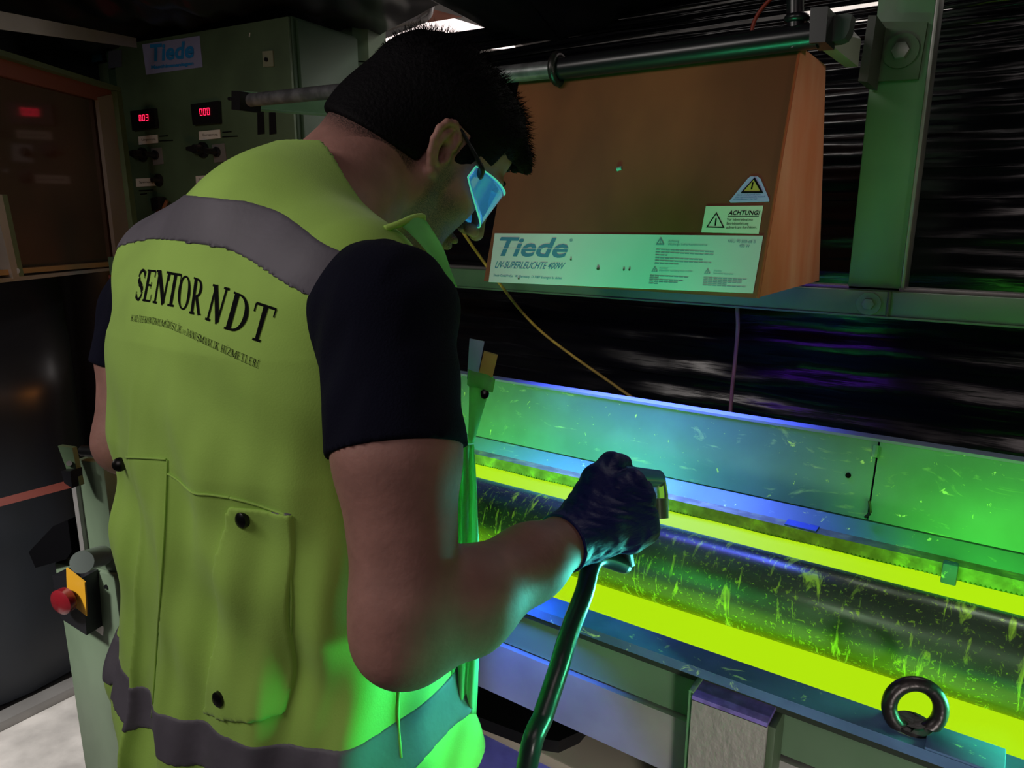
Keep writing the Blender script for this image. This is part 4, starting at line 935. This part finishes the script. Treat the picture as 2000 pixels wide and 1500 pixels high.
# ---- vest
XV, YV, ZV = axis([(-.935, -.37, .0026)]), axis([(.27, .68, .0026)]), axis([(.80, 1.53, .0026)])
def pleat(x, c, w, a): return a*np.exp(-((x-c)/w)**2)
def step(x, c, w, a): return a*np.tanh((x-c)/w)
def folds(X, Y, Z):
    low = sst(1.36, 1.05, Z); bk = sst(.50, .42, Y)
    f = .0050*np.sin(X*62+4*np.sin(Z*5)+Y*20)*low+.0014*np.sin(X*131-Z*19+Y*55)*low+.003*np.sin(X*38+Z*34+2*np.sin(X*20))*sst(1.38, 1.25, Z)
    f = f+.0030*np.sin(Z*60+X*25+Y*30)*sst(1.40, 1.3, Z)*.6
    f = f+bk*(step(X, -.700+.02*(Z-1.1), .006, .0022)*low+pleat(X, -.697+.02*(Z-1.1), .006, .006)*low)
    f = f+bk*(pleat(X, -.640-.05*(Z-1.1), .010, .0035)*low+pleat(X, -.765+.03*(Z-1.1), .009, .004)*low+pleat(X, -.60+.12*(Z-1.1), .020, .003)*sst(1.3, 1.1, Z))
    waist = np.exp(-((Z-1.175)/.03)**2); f = f-.004*waist
    return f+.016*sst(1.12, .86, Z)
def vest_d(X, Y, Z, off=0.):
    d = torso(X, Y, Z, .0, .004)
    d = upper(X, Y, Z, d, .012)
    return d-folds(X, Y, Z)-off
HEM = lambda X, Y, Z: (.862+.30*np.maximum(0, X+.50)*(Y > 0)+.004*np.sin(X*60)-Z).astype('f')
def vest_cut(F):
    F.op(HEM, mode='x')
    def opening(X, Y, Z):        # neck opening: wide at the right shoulder, open V at the front
        cy = .605+.5*(Z-1.48); q = np.sqrt(((X+.622)/.120)**2+((Y-cy)/.088)**2)-1
        v = np.maximum(np.abs(X+.655)-.03-.45*(Z-1.25), .54-Y)
        return np.minimum(np.where(Z > 1.36, q*.1, .2), v).astype('f')
    F.op(opening, k=0, mode='s')
    for s, c in ((1, (-.405, .468, 1.320)), (-1, (-.925, .468, 1.305))):
        F.ell(c, (.068, .112, .135) if s > 0 else (.070, .10, .135), .0, mode='s')
def shell(off_out, off_in, extra=None, zlo=.80, zhi=1.53):
    off_in -= .004
    F = Field(XV, YV, ZV[(ZV > zlo-.006)&(ZV < zhi+.006)])
    F.op(lambda X, Y, Z: vest_d(X, Y, Z, off_out)); F.op(lambda X, Y, Z: vest_d(X, Y, Z, off_in), mode='s')
    vest_cut(F)
    if extra: F.op(extra, mode='x')
    return F
vest_me = shell(0., -.0045).mesh('vest'); vest = link('safety_vest', vest_me, VEST, person)
vest['label'] = 'fluorescent yellow green safety vest with dark lettering on the back'
BV = BVHTree.FromObject(vest, bpy.context.evaluated_depsgraph_get()) if False else None
vv_ = [v.co.copy() for v in vest_me.vertices]; BV = BVHTree.FromPolygons(vv_, [tuple(p.vertices) for p in vest_me.polygons])
def hit(px, py, off=.0012):
    r = ray(px, py); r = r/np.linalg.norm(r); h = BV.ray_cast(Vector(CP), Vector(r.tolist()))
    if h[0] is None: return None
    n = h[1]; n = -n if n.dot(Vector(r.tolist())) > 0 else n
    return h[0]+n*off
# reflective bands
b1 = lambda X, Y, Z: np.maximum(Y-.492+0*X+0*Z, np.abs(Z-(1.453-.75*(X+.66)**2-.05*(X+.66)+.12*(Y-.45)-.13*np.maximum(0, X+.60)))-.0205+0*X).astype('f')
o = link('reflective_band', shell(.0012, -.003, b1, 1.32, 1.50).mesh(), BAND, vest)
b2 = lambda X, Y, Z: (np.abs(Z-(.958+.05*(X+.6)))-.0235+0*X+0*Y).astype('f')
o = link('reflective_band', shell(.0012, -.003, b2, .88, 1.03).mesh(), BAND, vest)
# back pocket panel, seams and snaps
def patch(px_pts, off_o, off_i, name, m, par):
    P = [hit(*p) for p in px_pts]; xs = [p.x for p in P]; zz = [p.z for p in P]
    quad = [(p.x, p.z) for p in P]
    def ins(X, Y, Z):
        d = None
        for i in range(4):
            (x0, z0), (x1, z1) = quad[i], quad[(i+1) % 4]; l = math.hypot(x1-x0, z1-z0); e_ = ((X-x0)*(z1-z0)-(Z-z0)*(x1-x0))/l
            d = e_ if d is None else np.maximum(d, e_)
        return np.maximum(d, Y-.46).astype('f')
    F = shell(off_o, off_i, ins, min(zz)-.01, max(zz)+.01); return link(name, F.mesh(), m, par)
pk = patch([(400, 1392), (556, 1392), (572, 1005), (445, 990)], .0030, -.002, 'back_pocket', VEST, vest)
def seam(pts, r=.0011, name='seam', m=VEST, par=vest, off=.0008):
    P = [hit(x, y, off) for x, y in np.array(smoothpath([(a, b, 0) for a, b in pts], 10))[:, :2]]
    P = [p for p in P if p is not None]
    if len(P) > 3: return MB().tube([tuple(p) for p in P], r, 6).build(name, m, par, ang=0)
seam([(246, 893), (290, 895), (326, 897)]); seam([(329, 925), (350, 938), (378, 962), (410, 966), (450, 972)]); seam([(450, 972), (500, 985), (572, 1010)])
seam([(328, 898), (325, 960), (318, 1100), (298, 1400)], .0009)
seam([(562, 1010), (570, 1200), (552, 1390)]); seam([(470, 1010), (452, 1200), (432, 1390)], .0008); seam([(548, 1010), (556, 1200), (536, 1390)], .0008)
seam([(778, 1345), (776, 1400), (782, 1480)], .0016)
SN = mat('snap_metal', (.03, .03, .03), .25, .8)
for x, y in ((475, 1013), (433, 1363), (241, 905), (232, 1210)):
    p = hit(x, y, .0035)
    if p is None: continue
    nn = _n(CP-np.array(p)) if x < 300 else np.array([.05, -1, .05]); nn = _n(nn); p = np.array(p)
    MB().tube([p-nn*.003, p+nn*.0015, p+nn*.003, p+nn*.0035], [.0075, .0072, .005, .001], 20).build('snap_button', SN, vest)
o = patch([(530, 1012), (568, 1018), (570, 1002), (532, 996)], .002, -.002, 'label_tab', BAND, vest)
# binding on armhole and collar edges
def seg(pts): return [np.array(p, float) for p in pts]
# front right pocket with pens
def cloth(fn, nu, nv, name, m, par): 
    o = link(name, MB().grid(fn, nu, nv).mesh(), m, par, True, 0); md = o.modifiers.new('t', 'SOLIDIFY'); md.thickness = .0008; return o
fq = [at(x, y, z) for x, y, z in ((914, 866, .77), (925, 862, .775), (966, 737, .80), (914, 722, .785))]
cloth(lambda u, v: bil(fq, u, v)+np.array([.003, -.002, 0])*math.sin(u*3.1+v*2), 8, 12, 'chest_pocket', VESTT, vest)
fp2 = [at(x, y, z) for x, y, z in ((912, 752, .778), (962, 766, .793), (967, 740, .796), (915, 721, .780))]
cloth(lambda u, v: bil(fp2, u, v)+np.array([.001, -.002, 0])*math.sin(u*9), 8, 3, 'pocket_flap', VESTT, vest)
ff = [(880, 872, 926, 868, .77), (880, 960, 931, 945, .765), (880, 1060, 934, 1050, .76), (880, 1180, 933, 1170, .755), (880, 1300, 934, 1290, .755), (880, 1390, 930, 1395, .755)]
def flapf(u, v):
    t = v*(len(ff)-1); i = min(int(t), len(ff)-2); t -= i; r = [ff[i][k]*(1-t)+ff[i+1][k]*t for k in range(5)]
    return at(r[0]*(1-u)+r[2]*u, r[1]*(1-u)+r[3]*u, r[4]+.012*u+.006*math.sin(u*16+v*5)+.003*math.sin(v*20))
cloth(flapf, 18, 50, 'front_edge', VESTT, vest)
c = at(946, 770, .792); n_ = _n(CP-c); MB().tube([c, c+n_*.004, c+n_*.005], [.0055, .005, .002], 16).build('snap_button', SN, vest)
o = MB().prism([at(x, y, .800) for x, y in ((935, 730), (962, 737), (972, 695), (945, 687))], np.array([-.004, .006, 0])).build('yellow_marker', mat('marker_yellow', (.60, .42, .02), .4)); tag(o, 'flat yellow marker sticking out of the chest pocket', 'marker')
o = MB().prism([at(x, y, .795) for x, y in ((912, 740), (932, 742), (946, 668), (917, 662))], np.array([-.003, .004, 0])).build('plastic_card', mat('card_blue', (.30, .45, .8), .25)); tag(o, 'bluish white plastic card beside the yellow marker in the pocket', 'card')
# front edge of the vest under the arm
lo_, li_ = smoothpath([at(x, y, z) for x, y, z in ((827, 423, .685), (846, 452, .69), (866, 486, .70), (880, 526, .71), (893, 560, .715))], 8), smoothpath([at(x, y, z) for x, y, z in ((778, 437, .66), (800, 455, .665), (836, 494, .675), (868, 540, .69), (884, 575, .70))], 8)
cloth(lambda u, v: np.array(li_[int(v*32)])*(1-u)+np.array(lo_[int(v*32)])*u+np.array([.004, -.004, .004])*math.sin(u*3.1), 6, 32, 'lapel', VESTT, vest)
MB().tube(smoothpath([at(x, y, z) for x, y, z in ((752, 447, .655), (782, 436, .66), (808, 425, .672), (826, 424, .685), (822, 436, .684))], 8), .0032, 10).build('collar_edge', VEST, vest, ang=0)
# ---- lettering: own serif strokes
WS = 1.0
def rib(pts, w):
    w = w*WS
    P = np.array(pts, float); out = []
    for i in range(len(P)-1):
        n = max(1, int(np.linalg.norm(P[i+1]-P[i])/.07)); d = (P[i+1]-P[i]); nn = np.array([-d[1], d[0]])/np.linalg.norm(d)*w/2
        for k in range(n):
            a = P[i]+d*k/n; b = P[i]+d*(k+1)/n; out.append([a+nn, a-nn, b-nn, b+nn])
    return out
TK, TN = .20, .10
def arc(cx, cy, rx, ry, a0, a1, n=14): return [(cx+rx*math.cos(math.radians(a0+(a1-a0)*i/n)), cy+ry*math.sin(math.radians(a0+(a1-a0)*i/n))) for i in range(n+1)]
def ring(cx, cy, rx, ry, a0, a1, wmax, wmin, n=18):
    out = []
    for i in range(n):
        q = []
        for a in (a0+(a1-a0)*i/n, a0+(a1-a0)*(i+1)/n):
            r = math.radians(a); w = wmin+(wmax-wmin)*abs(math.cos(r))
            q.append(((cx+rx*math.cos(r), cy+ry*math.sin(r)), (cx+(rx-w)*math.cos(r), cy+(ry-wmin-(w-wmin)*.2)*math.sin(r))))
        out.append([np.array(q[0][0]), np.array(q[0][1]), np.array(q[1][1]), np.array(q[1][0])])
    return out
def sf(x, y, l=.22): return rib([(x-l, y), (x+l, y)], .065)
def glyph(c):
    b, t = .03, .97
    if c == 'S': return rib(arc(.5, .73, .30, .24, 20, 175), .10)+rib([(.22, .70), (.35, .56), (.65, .44), (.78, .30)], .19)+rib(arc(.5, .27, .30, .24, -160, 5), .10)+rib([(.80, .72), (.80, .96)], .06)+rib([(.19, .28), (.19, .04)], .06)
    if c in 'Eİ' and c == 'E': return rib([(.28, b), (.28, t)], TK)+rib([(.1, b), (.85, b)], .06)+rib([(.1, t), (.82, t)], .06)+rib([(.3, .52), (.65, .52)], .06)+rib([(.85, b), (.88, .24)], .06)+rib([(.82, t), (.84, .78)], .06)+rib([(.65, .42), (.65, .62)], .05)
    if c == 'N': return rib([(.2, b), (.2, t)], TN)+rib([(.18, t), (.80, b)], TK)+rib([(.80, b), (.80, t)], TN)+sf(.2, b, .15)+sf(.16, t, .14)+sf(.80, t, .15)
    if c == 'T': return rib([(.5, b), (.5, t)], TK)+rib([(.08, t), (.92, t)], .07)+sf(.5, b, .24)+rib([(.08, t), (.05, .74)], .06)+rib([(.92, t), (.95, .74)], .06)
    if c == 'O': return ring(.5, .5, .46, .50, 0, 360, .19, .05, 24)
    if c == 'D': return rib([(.25, b), (.25, t)], TK)+ring(.38, .5, .56, .50, -90, 90, .19, .06)+rib([(.08, b), (.4, b)], .055)+rib([(.08, t), (.4, t)], .055)
    if c == 'R': return rib([(.25, b), (.25, t)], TK)+ring(.42, .74, .38, .26, -90, 90, .18, .06, 12)+rib([(.08, t), (.42, t)], .055)+rib([(.3, .5), (.42, .5)], .055)+rib([(.45, .5), (.85, b)], .17)+sf(.25, b, .2)+rib([(.8, b), (1.0, b)], .05)
    if c == 'K': return rib([(.25, b), (.25, t)], TK)+rib([(.3, .42), (.80, t)], TN)+rib([(.42, .55), (.85, b)], .17)+sf(.25, b, .2)+sf(.25, t, .2)+sf(.85, b, .15)+sf(.8, t, .13)
    if c == 'A': return rib([(.15, b), (.5, t)], TN)+rib([(.5, t), (.82, b)], TK)+rib([(.27, .35), (.7, .35)], .055)+sf(.15, b, .13)+sf(.83, b, .16)
    if c == 'L': return rib([(.3, b), (.3, t)], TK)+rib([(.1, b), (.85, b)], .06)+sf(.3, t, .2)+rib([(.85, b), (.88, .26)], .06)
    if c in 'Iİ': return rib([(.5, b), (.5, t)], .24)+sf(.5, b, .3)+sf(.5, t, .3)+(rib([(.5, 1.1), (.5, 1.24)], .22) if c == 'İ' else [])
    if c == 'M': return rib([(.12, b), (.12, t)], TN)+rib([(.12, t), (.5, .08)], .15)+rib([(.5, .08), (.88, t)], TN)+rib([(.86, b), (.86, t)], .16)+sf(.12, b, .11)+sf(.86, b, .14)+sf(.1, t, .1)+sf(.9, t, .1)
    if c in 'UÜ': return rib([(.24, t), (.24, .3)], TK)+rib(arc(.5, .32, .27, .27, 180, 360), .11)+rib([(.78, t), (.78, .3)], TN)+sf(.24, t, .17)+sf(.78, t, .14)+(rib([(.36, 1.1), (.36, 1.22)], .12)+rib([(.64, 1.1), (.64, 1.22)], .12) if c == 'Ü' else [])
    if c == 'H': return rib([(.24, b), (.24, t)], TK)+rib([(.78, b), (.78, t)], TK)+rib([(.24, .5), (.78, .5)], .06)+sf(.24, b, .16)+sf(.24, t, .16)+sf(.78, b, .16)+sf(.78, t, .16)
    if c == 'Ş': return glyph('S')+rib([(.5, -.02), (.56, -.12), (.44, -.2)], .08)
    if c == 'Z': return rib([(.12, t), (.85, t)], .07)+rib([(.82, t), (.16, b)], .18)+rib([(.12, b), (.88, b)], .07)+rib([(.88, b), (.9, .26)], .06)+rib([(.12, t), (.1, .76)], .06)
    if c == 'v': return rib([(.15, .62), (.5, .03)], .15)+rib([(.5, .03), (.85, .62)], .06)+sf(.15, .62, .15)+sf(.85, .62, .12)
    if c == 'e': return ring(.5, .32, .36, .32, 0, 320, .15, .06, 16)+rib([(.2, .36), (.84, .36)], .06)
    return []
def put_glyphs(name, items, m, off=.0007):
    verts, faces, cache = [], [], {}
    for ch, quad in items:
        for q in glyph(ch):
            P = []
            for uv in q:
                p = bil([(*a, 0) for a in quad], uv[0], uv[1]); h = hit(p[0], p[1], off); P.append(h)
            if any(h is None for h in P): continue
            i = len(verts); verts += [tuple(h) for h in P]; faces.append((i, i+1, i+2, i+3))
    me = bpy.data.meshes.new(name); me.from_pydata(verts, [], faces); return link(name, me, m, vest)
def cr(p): return (p[0]*.35, 450+p[1]*.35)
cells = [('S', (748, 390), (795, 392), (830, 222), (775, 215)), ('E', (792, 394), (845, 402), (885, 225), (822, 218)), ('N', (850, 404), (925, 420), (965, 234), (878, 222)),
         ('T', (918, 418), (988, 430), (1022, 245), (948, 234)), ('O', (985, 436), (1055, 452), (1078, 258), (1003, 248)), ('R', (1055, 464), (1120, 476), (1152, 285), (1080, 258)),
         ('N', (1142, 497), (1228, 530), (1290, 325), (1190, 300)), ('D', (1240, 548), (1368, 582), (1418, 385), (1300, 337)), ('T', (1385, 604), (1476, 632), (1555, 438), (1425, 396))]
lt = put_glyphs('lettering', [(c_, [cr(a) for a in q]) for c_, *q in cells], INK); lt['label'] = 'large black serif lettering across the upper back'
base_c = np.array([(730, 505), (850, 522), (950, 548), (1050, 592), (1190, 658), (1320, 718), (1442, 772)], float)
words_ = 'KALİTEKONTROLMÜHİSLİK ve DANIŞMANLIK HİZMETLERİ'
wd_ = {'İ': .5, 'I': .5, ' ': .45, 'M': 1.2, 'v': .8, 'e': .7}
cum = np.cumsum([0]+[wd_.get(ch, .85)*(1.0 if i < 13 else 1.15 if i < 22 else 1.05) for i, ch in enumerate(words_)]); cum = cum/cum[-1]
xs2 = np.interp(cum, [0, .26, .47, .55, .75, 1], [730, 890, 1015, 1050, 1200, 1442]); items = []
for i, ch in enumerate(words_):
    if ch == ' ': continue
    a, b = xs2[i], xs2[i+1]; ya, yb = [np.interp(v, base_c[:, 0], base_c[:, 1]) for v in (a, b)]; h_ = 34+10*(a-730)/700
    items.append((ch, [cr((a, ya)), cr((b, yb)), cr((b+9, yb-h_)), cr((a+9, ya-h_))]))
WS = .72
put_glyphs('lettering', items, INK)

# ---- trousers and shoes
TR_ = Field(axis([(-.92, -.38, .006)]), axis([(.28, .68, .006)]), axis([(.06, .98, .008)]))
TR_.op(lambda X, Y, Z: np.maximum(torso(X, Y, np.maximum(Z, .84)+0*Z, -.012, 0), .80-Z).astype('f'))
for s in (1, -1):
    x = -.642+s*.105
    TR_.chain([(x, .46, .84), (x+s*.01, .47, .50), (x+s*.02, .455, .10)], [.112, .082, .070], .04)
TR_.op(lambda X, Y, Z: (np.maximum(Z-.965, .075-Z)+0*X).astype('f'), mode='x')
TR_.op(lambda X, Y, Z: (.004*np.sin(Z*40+X*20)+TR_.F).astype('f'), mode='x')
link('trousers', TR_.mesh(), JEANS, person)
for s in (1, -1):
    x = -.642+s*.125; F = Field(axis([(x-.07, x+.07, .004)]), axis([(.36, .70, .004)]), axis([(-.01, .16, .004)]))
    F.chain([(x, .43, .05), (x, .52, .045), (x+s*.01, .61, .035)], [.043, .047, .036], .02); F.cone((x, .44, .07), (x, .45, .13), .045, .045, .03); F.op(lambda X, Y, Z: (.002-Z+0*X+0*Y).astype('f'), mode='x')
    link('shoe', F.mesh(), BLACK, person)

# ---- glove
lo = WR-np.array([.075, .06, .075]); hi = WR+np.array([.15, .20, .10])
GF = Field(axis([(lo[0], hi[0], .0013)]), axis([(lo[1], hi[1], .0013)]), axis([(lo[2], hi[2], .0013)]))
q = hand(GF, WR, HD, HT, .0022, .008)
fd = _n(WR-FM); GF.cone(WR-fd*.028, WR+fd*.02, .0310, .0285, .01)
GF.torus = None
pc = WR-fd*.024
GF.op(lambda X, Y, Z: (-((X-pc[0])*fd[0]+(Y-pc[1])*fd[1]+(Z-pc[2])*fd[2])).astype('f'), mode='x')
# wrinkles
GF.op(lambda X, Y, Z: (GF.F+.0007*np.sin((X*HD[0]+Y*HD[1]+Z*HD[2])*260+12*np.sin(Z*60))+.0005*np.sin(X*500+Z*310)).astype('f'), mode='x')
# cuff rim
for a in range(16):
    pass
gl = link('glove', GF.mesh(), GLOVE, person); gl['label'] = 'dark blue nitrile glove on the right hand'
t1 = _n(np.cross(fd, [0, 0, 1])); t2 = np.cross(fd, t1)
MB().tube([pc+(t1*math.cos(a)+t2*math.sin(a))*.0300 for a in np.linspace(0, 2*math.pi, 33)], .0018, 8).build('cuff_rim', GLOVE, gl, ang=0)

# ---- spray gun in hand and hose
gx = q(.066, -.045, -.026); gy = q(.070, .040, -.026)
gun = thing('wash_gun', 'small hand held spray gun with clear tip gripped in the glove', 'spray gun', gx)
MB().tube([q(.062, -.062, -.026), q(.066, -.03, -.027), q(.070, .03, -.028)], [.010, .012, .013], 20).build('grip', BLACK, gun, ang=0)
tip0 = at(1285, 935, .86); tip1 = at(1289, 1012, .855)
MB().tube([q(.090, .035, -.022), tip0], [.012, .0105], 20).build('nozzle', mat('nozzle_blue', (.10, .30, .55), .2), gun)
MB().tube([tip0, tip0*.6+tip1*.4, tip1], [.009, .011, .010], 20).build('clear_tip', CLEAR, gun)
MB().tube([tip0*.5+tip1*.5, tip1], [.006, .007], 12).build('spring', STEEL, gun)
hz = [q(.062, -.060, -.026), at(1163, 1092, .775), at(1140, 1160, .745), at(1112, 1235, .72), at(1090, 1310, .70), at(1062, 1395, .685), at(1030, 1495, .67), np.array([-.33, .46, .75]), np.array([-.36, .44, .35]), np.array([-.30, .42, .06]), np.array([-.1, .35, .012]), np.array([.4, .3, .012])]
o = MB().tube(smoothpath(hz, 10), .0100, 16).build('hose', HOSE, ang=0); tag(o, 'thick dark green black hose hanging from the gloved hand', 'hose')

# ---- safety glasses
sg = thing('safety_glasses', 'safety glasses with blue green wraparound lens and dark arms worn on the face', 'glasses', HO)
def lensf(u, v, off=0):
    a = math.radians(-82+164*u); w = abs(2*u-1); top = .020-.010*w**4; bot = -.034+.028*w**3
    r = .076+off; x = (r+.002)*math.sin(a); y = .030+.086*math.cos(a)*(1+off/.08)-.004*w; z = bot+(top-bot)*v
    return H(x, y+.010*(1-w*w)*(1-v)*0, z)
mb = MB().grid(lambda u, v: lensf(u, v), 36, 8); me = mb.mesh(); 
ln_ = link('lens', me, LENS, sg, True, 0); md = ln_.modifiers.new('s', 'SOLIDIFY'); md.thickness = .0022
edge = [lensf(u, 0) for u in np.linspace(0, 1, 40)]+[lensf(1, v) for v in np.linspace(.1, .9, 5)]+[lensf(u, 1) for u in np.linspace(1, 0, 40)]+[lensf(0, v) for v in np.linspace(.9, 0, 5)]
MB().tube(edge, .0010, 6).build('lens_edge', LENSE, sg, ang=0)
for s in (1, -1):
    pth = smoothpath([lensf(.96 if s > 0 else .04, .75), H(s*.084, .042, .012), H(s*.0835, .014, .022), H(s*.079, -.010, .028), H(s*.076, -.028, .012)], 8)
    MB().tube(pth, [.0085]*5+[.0078]*5+[.0060]*6+[.0048]*(len(pth)-16), 10, sx=.45).build('temple_arm', mat('temple_black', (.01, .012, .014), .3), sg, ang=0)
cd = smoothpath([H(-.074, -.03, .01), H(-.06, -.09, -.05), H(-.03, -.135, -.10), H(.03, -.13, -.115)], 8)

MB().tube(smoothpath([at(590, 306, .79), at(612, 276, .81), at(640, 252, .83), at(672, 236, .85)], 8), .0018, 8).build('cord', mat('cord_black', (.005, .005, .006), .6), sg, ang=0)
